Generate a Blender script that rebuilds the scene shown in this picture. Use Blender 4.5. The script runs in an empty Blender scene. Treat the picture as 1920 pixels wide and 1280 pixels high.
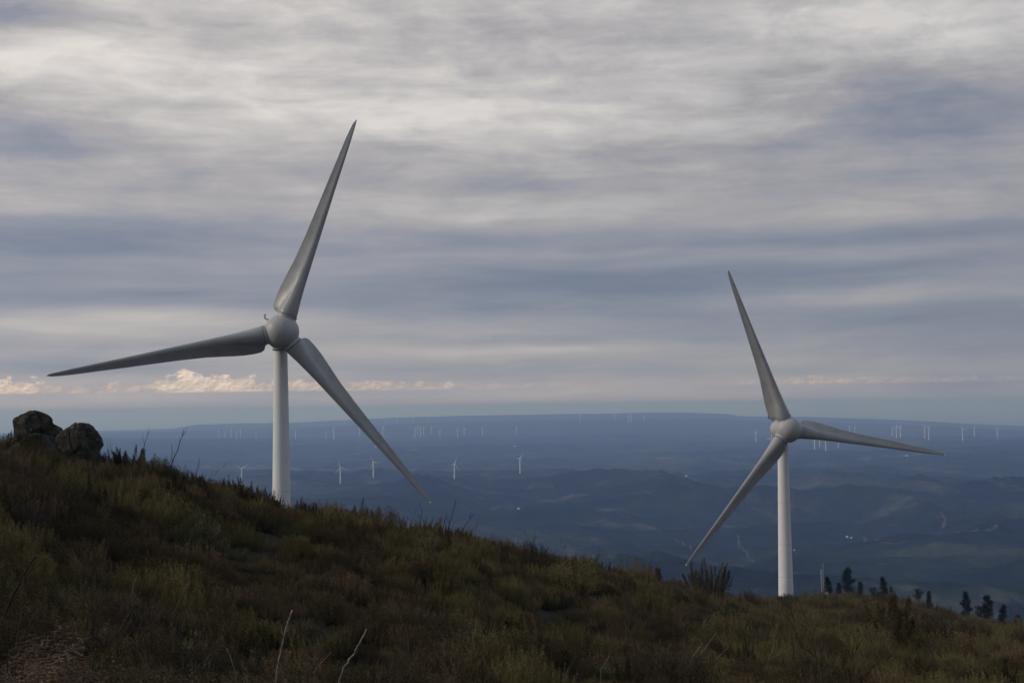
import bpy, math, random
import numpy as np
from mathutils import Vector, Matrix, Euler

random.seed(7)
rng = np.random.default_rng(11)
R = math.radians
SC = bpy.context.scene
COL = SC.collection

# ------------------------------------------------------------------ camera
LENS = 50.0
FPX = 1920 * LENS / 36.0
PITCH = math.atan(120 / FPX)
ROLL = R(-0.75)
cam_d = bpy.data.cameras.new('camera')
cam = bpy.data.objects.new('camera', cam_d)
COL.objects.link(cam)
cam_d.lens = LENS
cam_d.sensor_width = 36
cam_d.clip_start = 0.3
cam_d.clip_end = 600000
CM = Matrix.Rotation(math.pi / 2 + PITCH, 4, 'X') @ Matrix.Rotation(ROLL, 4, 'Z')
cam.matrix_world = CM
SC.camera = cam

# ------------------------------------------------------------------ render / exposure
SC.view_settings.view_transform = 'Standard'
SC.view_settings.look = 'None'
SC.view_settings.exposure = 0.0
SC.view_settings.gamma = 1.0
SC.cycles.use_denoising = True
SC.cycles.max_bounces = 6
SC.cycles.diffuse_bounces = 3
SC.cycles.volume_bounces = 3
SC.cycles.transparent_max_bounces = 8
SC.cycles.sample_clamp_indirect = 4.0


def px_dir(px, py):
    v = Vector(((px - 960) / FPX, -(py - 640) / FPX, -1.0))
    return (CM.to_3x3() @ v)


def px_azT(px, py):
    d = px_dir(px, py)
    return math.atan2(d.x, d.y), d.z / math.hypot(d.x, d.y)


def px_at(px, py, depth):
    """world point on the sight line at distance depth along +Y"""
    d = px_dir(px, py)
    return d * (depth / d.y)


def srgb(r, g, b):
    f = lambda c: (c / 255 / 12.92) if c / 255 <= 0.04045 else ((c / 255 + 0.055) / 1.055) ** 2.4
    return (f(r), f(g), f(b), 1.0)


# ------------------------------------------------------------------ node helper
class NT:
    def __init__(self, tree):
        self.t = tree
        self.n = tree.nodes
        self.l = tree.links

    def node(self, typ, **kw):
        n = self.n.new(typ)
        for k, v in kw.items():
            setattr(n, k, v)
        return n

    def put(self, sock, v):
        if v is None:
            return
        if isinstance(v, bpy.types.NodeSocket):
            self.l.new(v, sock)
        else:
            sock.default_value = v

    def m(self, op, a, b=None, c=None, clamp=False):
        n = self.node('ShaderNodeMath', operation=op, use_clamp=clamp)
        self.put(n.inputs[0], a)
        self.put(n.inputs[1], b)
        if c is not None:
            self.put(n.inputs[2], c)
        return n.outputs[0]

    def vec(self, x, y, z):
        n = self.node('ShaderNodeCombineXYZ')
        for i, v in enumerate((x, y, z)):
            self.put(n.inputs[i], v)
        return n.outputs[0]

    def noise(self, vec, scale, detail=4, rough=0.5, dist=0.0, color=False):
        n = self.node('ShaderNodeTexNoise')
        self.put(n.inputs['Vector'], vec)
        n.inputs['Scale'].default_value = scale
        n.inputs['Detail'].default_value = detail
        n.inputs['Roughness'].default_value = rough
        n.inputs['Distortion'].default_value = dist
        return n.outputs['Color' if color else 'Fac']

    def ramp(self, fac, stops, interp='LINEAR'):
        n = self.node('ShaderNodeValToRGB')
        n.color_ramp.interpolation = interp
        e = n.color_ramp.elements
        while len(e) < len(stops):
            e.new(0.5)
        for el, (p, c) in zip(e, stops):
            el.position = p
            el.color = c if len(c) == 4 else (*c, 1)
        self.put(n.inputs[0], fac)
        return n.outputs[0]

    def mix(self, fac, a, b, blend='MIX'):
        n = self.node('ShaderNodeMix', data_type='RGBA', blend_type=blend)
        self.put(n.inputs[0], fac)
        self.put(n.inputs[6], a)
        self.put(n.inputs[7], b)
        return n.outputs[2]

    def maprange(self, v, a, b, c=0.0, d=1.0, smooth=True):
        n = self.node('ShaderNodeMapRange', interpolation_type='SMOOTHSTEP' if smooth else 'LINEAR')
        self.put(n.inputs[0], v)
        n.inputs[1].default_value = a
        n.inputs[2].default_value = b
        n.inputs[3].default_value = c
        n.inputs[4].default_value = d
        return n.outputs[0]


# ------------------------------------------------------------------ sky
SUN_AZ = R(-98)      # measured from +Y towards +X: the light comes from the left, slightly behind the viewer
SUN_EL = R(26)
world = bpy.data.worlds.new("World")
SC.world = world
world.use_nodes = True
W = NT(world.node_tree)
W.n.clear()
out = W.node('ShaderNodeOutputWorld')
bg = W.node('ShaderNodeBackground')
SKY_STRENGTH = 0.1
bg.inputs[1].default_value = SKY_STRENGTH
W.l.new(bg.outputs[0], out.inputs[0])
sky = W.node('ShaderNodeTexSky', sky_type='NISHITA', sun_disc=False)
sky.sun_elevation = SUN_EL
sky.sun_rotation = SUN_AZ
sky.altitude = 900
tc = W.node('ShaderNodeTexCoord')
sep = W.node('ShaderNodeSeparateXYZ')
W.l.new(tc.outputs['Generated'], sep.inputs[0])
DX, DY, DZ = sep.outputs
az = W.m('MULTIPLY', W.m('ARCTAN2', DX, DY), 57.2958)          # degrees
el = W.m('MULTIPLY', W.m('ARCSINE', DZ), 57.2958)
wv = W.noise(W.vec(W.m('MULTIPLY', az, 0.07), W.m('MULTIPLY', el, 0.22), 0.0), 1.0, 3, 0.5, color=True)
wsep = W.node('ShaderNodeSeparateXYZ')
W.l.new(wv, wsep.inputs[0])
azw = W.m('ADD', az, W.m('MULTIPLY', W.m('SUBTRACT', wsep.outputs[0], 0.5), 6.0))
elw = W.m('ADD', el, W.m('MULTIPLY', W.m('SUBTRACT', wsep.outputs[1], 0.5), 1.1))


def gauss(px, py, wx, wy, amp, tilt=0.0):
    """soft patch of cloud light in azimuth / elevation; the widths are given in 1920ths of the view width"""
    a, T = px_azT(px, py)
    a = math.degrees(a)
    e = math.degrees(math.atan(T))
    k = math.degrees(1 / FPX)
    dx = W.m('DIVIDE', W.m('SUBTRACT', azw, a), wx * k)
    ey = W.m('SUBTRACT', elw, e)
    if tilt:
        ey = W.m('SUBTRACT', ey, W.m('MULTIPLY', W.m('SUBTRACT', azw, a), tilt))
    dy = W.m('DIVIDE', ey, wy * k)
    s = W.m('ADD', W.m('MULTIPLY', dx, dx), W.m('MULTIPLY', dy, dy))
    return W.m('MULTIPLY', W.m('EXPONENT', W.m('MULTIPLY', s, -1.0)), amp)


# overall brightness against elevation
base = W.ramp(W.m('DIVIDE', el, 32.0, clamp=True), [
    (0.00, (0.60,) * 3), (0.04, (0.54,) * 3), (0.085, (0.45,) * 3), (0.13, (0.38,) * 3), (0.19, (0.45,) * 3),
    (0.26, (0.58,) * 3), (0.36, (0.75,) * 3), (0.48, (0.80,) * 3), (0.60, (0.70,) * 3), (1.0, (0.78,) * 3)])
s = base
for g in [(480, 190, 430, 95, 0.17), (930, 235, 240, 60, 0.12), (150, 95, 130, 60, 0.16), (40, 30, 110, 40, -0.36),
          (90, 262, 230, 34, -0.42), (30, 190, 120, 30, -0.22), (170, 455, 330, 40, -0.22), (560, 330, 300, 22, -0.10),
          (1760, 25, 260, 36, 0.28), (1850, 205, 260, 50, -0.26), (1650, 160, 300, 40, -0.12), (1600, 290, 300, 60, -0.10), (1080, 400, 430, 26, 0.16),
          (1560, 405, 300, 30, 0.12), (1000, 345, 260, 22, -0.14), (1100, 530, 560, 32, -0.16), (220, 605, 380, 26, 0.32),
          (1000, 655, 250, 13, 0.20), (1700, 555, 280, 16, 0.18), (1620, 478, 380, 14, 0.12), (1700, 440, 400, 12, -0.12),
          (150, 690, 300, 20, -0.14), (1850, 690, 240, 60, -0.16), (1250, 60, 400, 40, -0.06), (620, 650, 300, 30, 0.05)]:
    s = W.m('ADD', s, gauss(*g))
n1 = W.noise(W.vec(W.m('MULTIPLY', azw, 0.05), W.m('MULTIPLY', elw, 0.55), 3.1), 1.0, 4, 0.5, 0.0)
n2 = W.noise(W.vec(W.m('MULTIPLY', azw, 0.20), W.m('MULTIPLY', elw, 1.6), 7.7), 1.0, 6, 0.58, 0.0)
n3 = W.noise(W.vec(W.m('MULTIPLY', azw, 0.36), W.m('MULTIPLY', elw, 0.95), 1.7), 1.0, 7, 0.6, 0.25)
s = W.m('ADD', s, W.m('MULTIPLY', W.m('SUBTRACT', n1, 0.5), 0.55))
s = W.m('ADD', s, W.m('MULTIPLY', W.m('SUBTRACT', n2, 0.5), 0.34))
hi = W.maprange(el, 4.0, 13.0, 0.10, 0.62)
s = W.m('ADD', s, W.m('MULTIPLY', W.m('SUBTRACT', n3, 0.5), hi))
s = W.m('ADD', W.m('MULTIPLY', W.m('SUBTRACT', s, 0.55), 0.98), 0.54)
cloud = W.ramp(s, [(0.0, srgb(106, 117, 134)), (0.22, srgb(121, 129, 146)), (0.42, srgb(145, 147, 158)),
                   (0.62, srgb(171, 167, 168)), (0.82, srgb(198, 193, 190)), (1.0, srgb(224, 217, 211))])
# warm rim low in the sky at the left, cooler at the right
tint = W.maprange(az, -20, 22, 0.0, 1.0, False)
cloud = W.mix(W.m('MULTIPLY', tint, 0.55), cloud, W.mix(1.0, cloud, srgb(240, 247, 255), 'MULTIPLY'))
cloud = W.mix(W.maprange(el, 17.0, 34.0), cloud, W.mix(1.0, cloud, (0.80, 0.95, 1.22, 1), 'MULTIPLY'))
cloud = W.mix(W.maprange(el, 1.3, 0.15), cloud, W.mix(1.0, cloud, (1.12, 1.08, 1.12, 1), 'MULTIPLY'))
# --- the far cumulus bank just above the sea horizon
pv = W.vec(W.m('MULTIPLY', az, 1.0), W.m('MULTIPLY', el, 1.45), 0.0)
puff = W.noise(pv, 1.6, 5, 0.55, 0.1)
pv2 = W.vec(W.m('ADD', W.m('MULTIPLY', az, 1.0), 0.06), W.m('ADD', W.m('MULTIPLY', el, 1.45), -0.10), 0.0)
puff2 = W.noise(pv2, 1.6, 5, 0.55, 0.1)


def pe(py):
    return math.degrees(math.atan(px_azT(500, py)[1]))


lump = W.noise(W.vec(az, 0.0, 5.0), 0.55, 3, 0.6)
amp = W.ramp(W.m('DIVIDE', W.m('ADD', az, 30), 60.0, clamp=True), [
    (0.0, (0.9,) * 3), (0.185, (0.80,) * 3), (0.205, (0.32,) * 3), (0.262, (0.35,) * 3), (0.275, (1.1,) * 3),
    (0.315, (0.80,) * 3), (0.335, (0.55,) * 3), (0.40, (0.48,) * 3), (0.44, (0.42,) * 3), (0.50, (0.22,) * 3),
    (0.60, (0.12,) * 3), (0.70, (0.34,) * 3), (0.78, (0.20,) * 3), (1.0, (0.0,) * 3)])
top_e = W.m('ADD', pe(729), W.m('MULTIPLY', amp, W.m('ADD', 0.28, W.m('MULTIPLY', lump, 0.75))))
hrel = W.m('DIVIDE', W.m('SUBTRACT', el, pe(733)), W.m('SUBTRACT', top_e, pe(733)))      # 0 at the base, 1 at the top
dens = W.m('ADD', W.m('MULTIPLY', W.m('SUBTRACT', puff, 0.5), 2.1), W.m('SUBTRACT', 1.0, hrel))
edge_t = W.maprange(dens, -0.03, 0.30)
edge_b = W.maprange(hrel, -0.10, 0.10)
cmask = W.m('MULTIPLY', W.m('MULTIPLY', edge_t, edge_b), W.maprange(amp, 0.05, 0.45, 0.10, 1.0))
lit = W.m('ADD', 0.66, W.m('MULTIPLY', W.m('SUBTRACT', puff, puff2), 2.3))
lit = W.m('ADD', W.m('MULTIPLY', lit, 0.7), W.m('MULTIPLY', W.maprange(amp, 0.3, 1.0), 0.28))
ccol = W.ramp(lit, [(0.1, srgb(150, 148, 158)), (0.42, srgb(172, 163, 162)), (0.65, srgb(205, 187, 175)), (0.95, srgb(242, 225, 210))])
cloud = W.mix(cmask, cloud, ccol)
# cloud cover lets only a little of the blue through; the sky behind the viewer is heavier cloud
cl10 = W.mix(1.0, cloud, (1, 1, 1, 1), 'MULTIPLY')
scale_n = W.node('ShaderNodeVectorMath', operation='SCALE')
W.l.new(cl10, scale_n.inputs[0])
back = W.maprange(DY, -0.6, 0.35, 0.62, 1.0)
side = W.m('MULTIPLY', back, W.maprange(DX, -1.0, 1.0, 1.15, 0.85))
W.l.new(W.m('MULTIPLY', W.m('DIVIDE', side, SKY_STRENGTH), W.maprange(az, -21, 21, 1.0, 1.0)), scale_n.inputs[3])
final = W.mix(0.95, sky.outputs[0], scale_n.outputs[0])
# below the horizon
final = W.mix(W.maprange(DZ, -0.02, -0.001), (0.8, 1.0, 1.3, 1), final)
W.l.new(final, bg.inputs[0])

sun_d = bpy.data.lights.new('sun', 'SUN')
sun_d.energy = 1.5
sun_d.angle = R(12)
sun_d.color = (1.0, 0.90, 0.76)
sun = bpy.data.objects.new('sun', sun_d)
COL.objects.link(sun)
sdir = Vector((math.sin(SUN_AZ) * math.cos(SUN_EL), math.cos(SUN_AZ) * math.cos(SUN_EL), math.sin(SUN_EL)))
sun.rotation_euler = sdir.to_track_quat('Z', 'Y').to_euler()


# ------------------------------------------------------------------ mesh helpers
def link(name, me, mat=None, parent=None, smooth=True):
    o = bpy.data.objects.new(name, me)
    COL.objects.link(o)
    if mat is not None and len(me.materials) == 0:
        me.materials.append(mat)
    if smooth and len(me.polygons):
        me.polygons.foreach_set('use_smooth', np.ones(len(me.polygons), dtype=bool))
    if parent is not None:
        o.parent = parent
    return o


def mesh_np(name, v, f, k=None):
    """v (n,3); f (m,k) all faces of one size"""
    v = np.asarray(v, dtype=np.float32)
    f = np.asarray(f, dtype=np.int32)
    me = bpy.data.meshes.new(name)
    me.vertices.add(len(v))
    me.vertices.foreach_set('co', v.ravel())
    if f.size:
        kk = f.shape[1]
        me.loops.add(f.size)
        me.loops.foreach_set('vertex_index', f.ravel())
        me.polygons.add(len(f))
        me.polygons.foreach_set('loop_start', np.arange(0, f.size, kk, dtype=np.int32))
    me.update(calc_edges=True)
    me.validate()
    return me


class MB:
    """collects shapes as triangles/quads -> one mesh"""
    def __init__(self):
        self.v = []
        self.f = []

    def tube(self, pts, rad, n=8, cap=True):
        pts = [Vector(p) for p in pts]
        if not hasattr(rad, '__len__'):
            rad = [rad] * len(pts)
        b = len(self.v)
        up = None
        for i, p in enumerate(pts):
            d = (pts[min(i + 1, len(pts) - 1)] - pts[max(i - 1, 0)]).normalized()
            if up is None:
                up = Vector((0, 0, 1)) if abs(d.z) < 0.9 else Vector((1, 0, 0))
            x = d.cross(up).normalized()
            y = x.cross(d).normalized()
            up = y
            for k in range(n):
                a = 2 * math.pi * k / n
                self.v.append(p + (x * math.cos(a) + y * math.sin(a)) * rad[i])
        for i in range(len(pts) - 1):
            for k in range(n):
                k2 = (k + 1) % n
                self.f.append((b + i * n + k, b + i * n + k2, b + (i + 1) * n + k2, b + (i + 1) * n + k))
        if cap:
            self.f.append(tuple(b + k for k in range(n))[::-1])
            e = b + (len(pts) - 1) * n
            self.f.append(tuple(e + k for k in range(n)))

    def lathe(self, prof, n=48, origin=(0, 0, 0), axis='Z'):
        """prof: list of (r, h)"""
        o = Vector(origin)
        b = len(self.v)
        for (r, h) in prof:
            for k in range(n):
                a = 2 * math.pi * k / n
                c, s_ = r * math.cos(a), r * math.sin(a)
                if axis == 'Z':
                    p = Vector((c, s_, h))
                elif axis == 'Y':
                    p = Vector((c, h, -s_))
                else:
                    p = Vector((h, c, s_))
                self.v.append(o + p)
        for i in range(len(prof) - 1):
            for k in range(n):
                k2 = (k + 1) % n
                self.f.append((b + i * n + k, b + i * n + k2, b + (i + 1) * n + k2, b + (i + 1) * n + k))
        if prof[0][0] > 1e-4:
            self.f.append(tuple(b + k for k in range(n))[::-1])
        if prof[-1][0] > 1e-4:
            e = b + (len(prof) - 1) * n
            self.f.append(tuple(e + k for k in range(n)))

    def box(self, c, s_, rz=0.0):
        c = Vector(c)
        b = len(self.v)
        m = Matrix.Rotation(rz, 3, 'Z')
        for z in (-1, 1):
            for x, y in ((-1, -1), (1, -1), (1, 1), (-1, 1)):
                self.v.append(c + m @ Vector((x * s_[0] / 2, y * s_[1] / 2, z * s_[2] / 2)))
        for q in ((3, 2, 1, 0), (4, 5, 6, 7), (0, 1, 5, 4), (1, 2, 6, 5), (2, 3, 7, 6), (3, 0, 4, 7)):
            self.f.append(tuple(b + i for i in q))

    def mesh(self, name):
        me = bpy.data.meshes.new(name)
        me.from_pydata([tuple(v) for v in self.v], [], self.f)
        me.update()
        return me

    def build(self, name, mat, parent=None, smooth=True):
        return link(name, self.mesh(name), mat, parent, smooth)


def sharp(o, deg=35):
    me = o.data
    me.set_sharp_from_angle(angle=R(deg))


def tag(o, label=None, cat=None, group=None, kind=None):
    if label:
        o['label'] = label
    if cat:
        o['category'] = cat
    if group:
        o['group'] = group
    if kind:
        o['kind'] = kind
    return o


def empty(name, loc=(0, 0, 0), rz=0.0):
    o = bpy.data.objects.new(name, None)
    o.empty_display_size = 0.5
    COL.objects.link(o)
    o.location = loc
    o.rotation_euler = (0, 0, rz)
    return o


def copy_tree(o, parent=None):
    c = o.copy()
    COL.objects.link(c)
    c.parent = parent
    for ch in list(o.children):
        copy_tree(ch, c)
    return c


# ------------------------------------------------------------------ materials
def mat(name, color=(0.5, 0.5, 0.5), rough=0.7, spec=0.4, build=None):
    m = bpy.data.materials.new(name)
    m.use_nodes = True
    t = NT(m.node_tree)
    p = t.n['Principled BSDF']
    p.inputs['Base Color'].default_value = (*color, 1)
    p.inputs['Roughness'].default_value = rough
    p.inputs['Specular IOR Level'].default_value = spec
    if build:
        build(t, p)
    return m


def bump(t, p, h, strength=0.3, dist=0.05):
    b = t.node('ShaderNodeBump')
    b.inputs['Strength'].default_value = strength
    b.inputs['Distance'].default_value = dist
    t.put(b.inputs['Height'], h)
    t.l.new(b.outputs[0], p.inputs['Normal'])


def paint_mat(name, c, var=0.12, rough=0.42):
    def bld(t, p):
        tc_ = t.node('ShaderNodeTexCoord').outputs['Object']
        mp = t.node('ShaderNodeMapping')
        mp.inputs['Scale'].default_value = (1, 1, 0.12)
        t.l.new(tc_, mp.inputs[0])
        a = t.noise(mp.outputs[0], 1.1, 6, 0.62)          # streaks of weather running down
        b = t.noise(tc_, 0.35, 4, 0.5)
        g_ = t.noise(tc_, 3.2, 8, 0.7, 0.4)
        f = t.m('ADD', t.m('MULTIPLY', t.m('ADD', a, b), 0.40), t.m('MULTIPLY', g_, 0.20))
        bump(t, p, b, 0.25, 0.25)
        lo = tuple(x * (1 - var * 1.6) for x in c)
        hi_ = tuple(min(1, x * (1 + var)) for x in c)
        t.l.new(t.ramp(f, [(0.36, (*lo, 1)), (0.64, (*hi_, 1))]), p.inputs['Base Color'])
        t.put(p.inputs['Roughness'], t.maprange(a, 0.3, 0.7, rough - 0.06, rough + 0.14))
    return mat(name, c, rough, 0.35, bld)


M_TOWER = paint_mat('tower_paint', (0.74, 0.74, 0.725), 0.05, 0.5)
M_BLADE = paint_mat('blade_paint', (0.36, 0.36, 0.35), 0.14, 0.36)
M_HUB = paint_mat('hub_paint', (0.42, 0.415, 0.395), 0.10, 0.42)
M_SEAM = mat('seam_rubber', (0.07, 0.07, 0.07), 0.8)
M_TIP = mat('receptor_metal', (0.8, 0.8, 0.78), 0.35)
M_FARW = mat('far_turbine_white', (0.80, 0.80, 0.80), 0.5)
M_DARKMETAL = mat('dark_metal', (0.05, 0.05, 0.055), 0.5)
M_GALV = mat('galvanised_steel', (0.45, 0.45, 0.45), 0.45)


def foliage_mat(name, ca, cb, cc, scale=0.35, trans=0.15):
    """leaf colour varies by shrub, by sprig (vertex colour) and by soft patches over the hillside"""
    def bld(t, p):
        oi = t.node('ShaderNodeObjectInfo').outputs['Random']
        geo = t.node('ShaderNodeNewGeometry').outputs['Position']
        at = t.node('ShaderNodeAttribute', attribute_name='tone').outputs['Fac']
        big = t.noise(geo, scale, 3, 0.5)
        f = t.m('ADD', t.m('MULTIPLY', oi, 0.26), t.m('ADD', t.m('MULTIPLY', at, 0.52), t.m('MULTIPLY', t.m('SUBTRACT', big, 0.37), 0.85)))
        t.l.new(t.ramp(f, [(0.10, (*ca, 1)), (0.5, (*cb, 1)), (0.95, (*cc, 1))]), p.inputs['Base Color'])
        p.inputs['Transmission Weight'].default_value = 0.0
        p.inputs['Subsurface Weight'].default_value = 0.0
    return mat(name, cb, 0.85, 0.15, bld)


M_OLIVE = foliage_mat('olive_heath', (0.053, 0.048, 0.021), (0.128, 0.109, 0.044), (0.26, 0.202, 0.082))
M_BROWN = foliage_mat('brown_heath', (0.058, 0.044, 0.024), (0.124, 0.092, 0.046), (0.25, 0.170, 0.088))
M_STRAW = foliage_mat('dry_grass', (0.060, 0.046, 0.022), (0.12, 0.085, 0.045), (0.20, 0.15, 0.085))
M_GREY = foliage_mat('grey_leaf', (0.050, 0.048, 0.024), (0.105, 0.095, 0.042), (0.26, 0.225, 0.13))
M_PALE = foliage_mat('pale_buds', (0.14, 0.12, 0.10), (0.25, 0.22, 0.19), (0.50, 0.47, 0.43))
M_BUSH = foliage_mat('dark_heather', (0.026, 0.021, 0.012), (0.060, 0.048, 0.024), (0.12, 0.086, 0.042))
M_TWIG = foliage_mat('twig_bark', (0.022, 0.016, 0.012), (0.045, 0.036, 0.030), (0.11, 0.10, 0.09))
M_PINE = foliage_mat('pine_needle', (0.006, 0.012, 0.007), (0.012, 0.020, 0.010), (0.022, 0.030, 0.014), 0.02)
M_BARK = mat('pine_bark', (0.035, 0.026, 0.02), 0.9)
M_DEAD = None


def bld_dead(t, p):
    tc_ = t.node('ShaderNodeTexCoord').outputs['Object']
    a = t.noise(tc_, 18, 6, 0.65)
    b = t.noise(tc_, 3.0, 3, 0.5)
    f = t.m('ADD', t.m('MULTIPLY', a, 0.6), t.m('MULTIPLY', b, 0.4))
    t.l.new(t.ramp(f, [(0.36, (0.035, 0.028, 0.022, 1)), (0.5, (0.15, 0.13, 0.11, 1)), (0.64, (0.36, 0.33, 0.29, 1))]), p.inputs['Base Color'])
    bump(t, p, a, 0.6, 0.01)


M_DEAD = mat('bleached_wood', (0.25, 0.23, 0.2), 0.85, 0.2, bld_dead)


def bld_rock(t, p):
    tc_ = t.node('ShaderNodeTexCoord').outputs['Object']
    a = t.noise(tc_, 2.2, 8, 0.65, 0.3)
    b = t.noise(tc_, 9.0, 6, 0.6)
    lich = t.noise(tc_, 9.0, 8, 0.78, 0.4)
    c = t.ramp(a, [(0.32, (0.012, 0.011, 0.009, 1)), (0.5, (0.034, 0.031, 0.025, 1)), (0.68, (0.080, 0.075, 0.064, 1))])
    c = t.mix(t.maprange(lich, 0.575, 0.64), c, (0.20, 0.20, 0.175, 1))
    c = t.mix(t.m('MULTIPLY', t.maprange(t.noise(tc_, 1.3, 5, 0.6), 0.52, 0.66), 0.6), c, (0.05, 0.05, 0.022, 1))
    t.l.new(c, p.inputs['Base Color'])
    bump(t, p, t.m('ADD', a, t.m('MULTIPLY', b, 0.4)), 0.9, 0.08)


M_ROCK = mat('lichen_granite', (0.1, 0.09, 0.08), 0.95, 0.15, bld_rock)


# ------------------------------------------------------------------ numpy noise
def _h(ix, iy, seed):
    n = (ix.astype(np.int64) * 374761393 + iy.astype(np.int64) * 668265263 + seed * 974634777) & 0xffffffff
    n = ((n ^ (n >> 13)) * 1274126177) & 0xffffffff
    n = n ^ (n >> 16)
    return (n & 0xffffff) / float(0xffffff)


def vn(x, y, seed=0):
    ix, iy = np.floor(x), np.floor(y)
    fx, fy = x - ix, y - iy
    ux, uy = fx * fx * fx * (fx * (fx * 6 - 15) + 10), fy * fy * fy * (fy * (fy * 6 - 15) + 10)
    a, b = _h(ix, iy, seed), _h(ix + 1, iy, seed)
    c, d = _h(ix, iy + 1, seed), _h(ix + 1, iy + 1, seed)
    return (a * (1 - ux) + b * ux) * (1 - uy) + (c * (1 - ux) + d * ux) * uy


def fbm(x, y, octs=4, seed=0, gain=0.5, ridged=False):
    s_, a, tot = 0.0, 1.0, 0.0
    for i in range(octs):
        n = vn(x + i * 17.3, y - i * 9.1, seed + i)
        if ridged:
            n = 1 - np.abs(2 * n - 1)
        s_ = s_ + a * n
        tot += a
        a *= gain
        x, y = (x * 1.6 + y * 1.2), (-x * 1.2 + y * 1.6)
    return s_ / tot


# ------------------------------------------------------------------ the lie of the land
def prof(pts):
    """px/py silhouette points -> arrays of azimuth and slope"""
    q = sorted(px_azT(px, py) for px, py in pts)
    return np.array([a for a, _ in q]), np.array([t for _, t in q])


def xprof(pts):
    """px -> value (distance) points against azimuth"""
    q = sorted((px_azT(px, 900)[0], v) for px, v in pts)
    return np.array([a for a, _ in q]), np.array([v for _, v in q])


# crest of the near heath as the plant tops show it, its distance, and plant height there
CREST = prof([(-400, 740), (0, 797), (60, 806), (190, 847), (260, 854), (330, 874), (420, 898), (500, 917), (560, 933), (640, 945), (730, 968),
              (800, 978), (870, 990), (960, 1022), (1050, 1044), (1150, 1064), (1250, 1094), (1330, 1113), (1400, 1122), (1500, 1119),
              (1600, 1112), (1680, 1122), (1750, 1140), (1800, 1154), (1850, 1164), (1920, 1180), (2300, 1250)])
CDIST = xprof([(-400, 40), (0, 42), (300, 46), (600, 52), (850, 62), (1000, 75), (1150, 95), (1300, 150), (1400, 300), (1470, 420), (1600, 460),
               (1750, 440), (1920, 430), (2300, 420)])
RB = xprof([(-400, 7.5), (0, 8), (500, 9.5), (960, 12), (1400, 15), (1920, 18), (2300, 20)])
MID_R = xprof([(-400, 18), (0, 20), (500, 24), (960, 32), (1400, 55), (1920, 70), (2300, 80)])
MIDF = xprof([(-400, 0.62), (0, 0.62), (500, 0.58), (960, 0.62), (1400, 0.66), (1920, 0.66), (2300, 0.66)])
BOT = prof([(-400, 1300), (0, 1300), (960, 1300), (1920, 1300), (2300, 1300)])
COAST = prof([(-600, 825), (0, 812), (200, 808), (330, 803), (370, 796), (560, 791), (740, 782), (900, 779), (1040, 777), (1200, 774), (1290, 773), (1362, 776),
              (1385, 780), (1480, 781), (1650, 786), (1800, 794), (1860, 797), (1920, 799), (2400, 812)])
ROW16 = prof([(-600, 822), (0, 814), (200, 811), (400, 807), (560, 803), (700, 797), (900, 791), (1060, 789), (1300, 787), (1500, 792), (1700, 797), (1920, 806), (2400, 820)])
ROW12 = prof([(-600, 826), (0, 822), (300, 821), (600, 823), (900, 823), (1200, 818), (1400, 823), (1600, 822), (1800, 822), (1920, 823), (2400, 828)])
VEG = 0.40


def vegh(r):
    return .42 * np.minimum(np.maximum(r / 9.0, 1) ** 0.33, 2.6)


def ip(P, a):
    return np.interp(a, P[0], P[1])


def z_far(a, r):
    x, y = r * np.sin(a), r * np.cos(a)
    t12, t16, t20 = ip(ROW12, a), ip(ROW16, a), ip(COAST, a)
    z12, z16, z20 = t12 * 12000, t16 * 16000, t20 * 20500
    zb = np.where(r < 12000, -318 + (z12 + 318) * np.clip((r - 7000) / 5000, 0, 1),
                  np.where(r < 16000, z12 + (z16 - z12) * np.clip((r - 12000) / 4000, 0, 1),
                           z16 + (z20 - z16) * np.clip((r - 16000) / 4500, 0, 1)))
    zb = zb - 34 * np.exp(-((r - 13700) / 900.0) ** 2) - 30 * np.exp(-((r - 18000) / 1000.0) ** 2)
    k = np.clip(1 - (r - 5000) / 9000, 0.10, 1)
    wx = x + 500 * (fbm(x / 1500, y / 1500, 2, 71) - 0.5)
    wy = y + 500 * (fbm(x / 1500, y / 1500, 2, 93) - 0.5)
    n = (fbm(wx / 2300, wy / 1700, 3, 3) - 0.5) * 190 + (fbm(wx / 700, wy / 500, 6, 21, 0.52, True) - 0.62) * 140
    z = zb + n * k
    # beyond the coast the land drops under the sea
    over = np.clip((r - 20700) / 500, 0, 1)
    return z - over * 600


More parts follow.
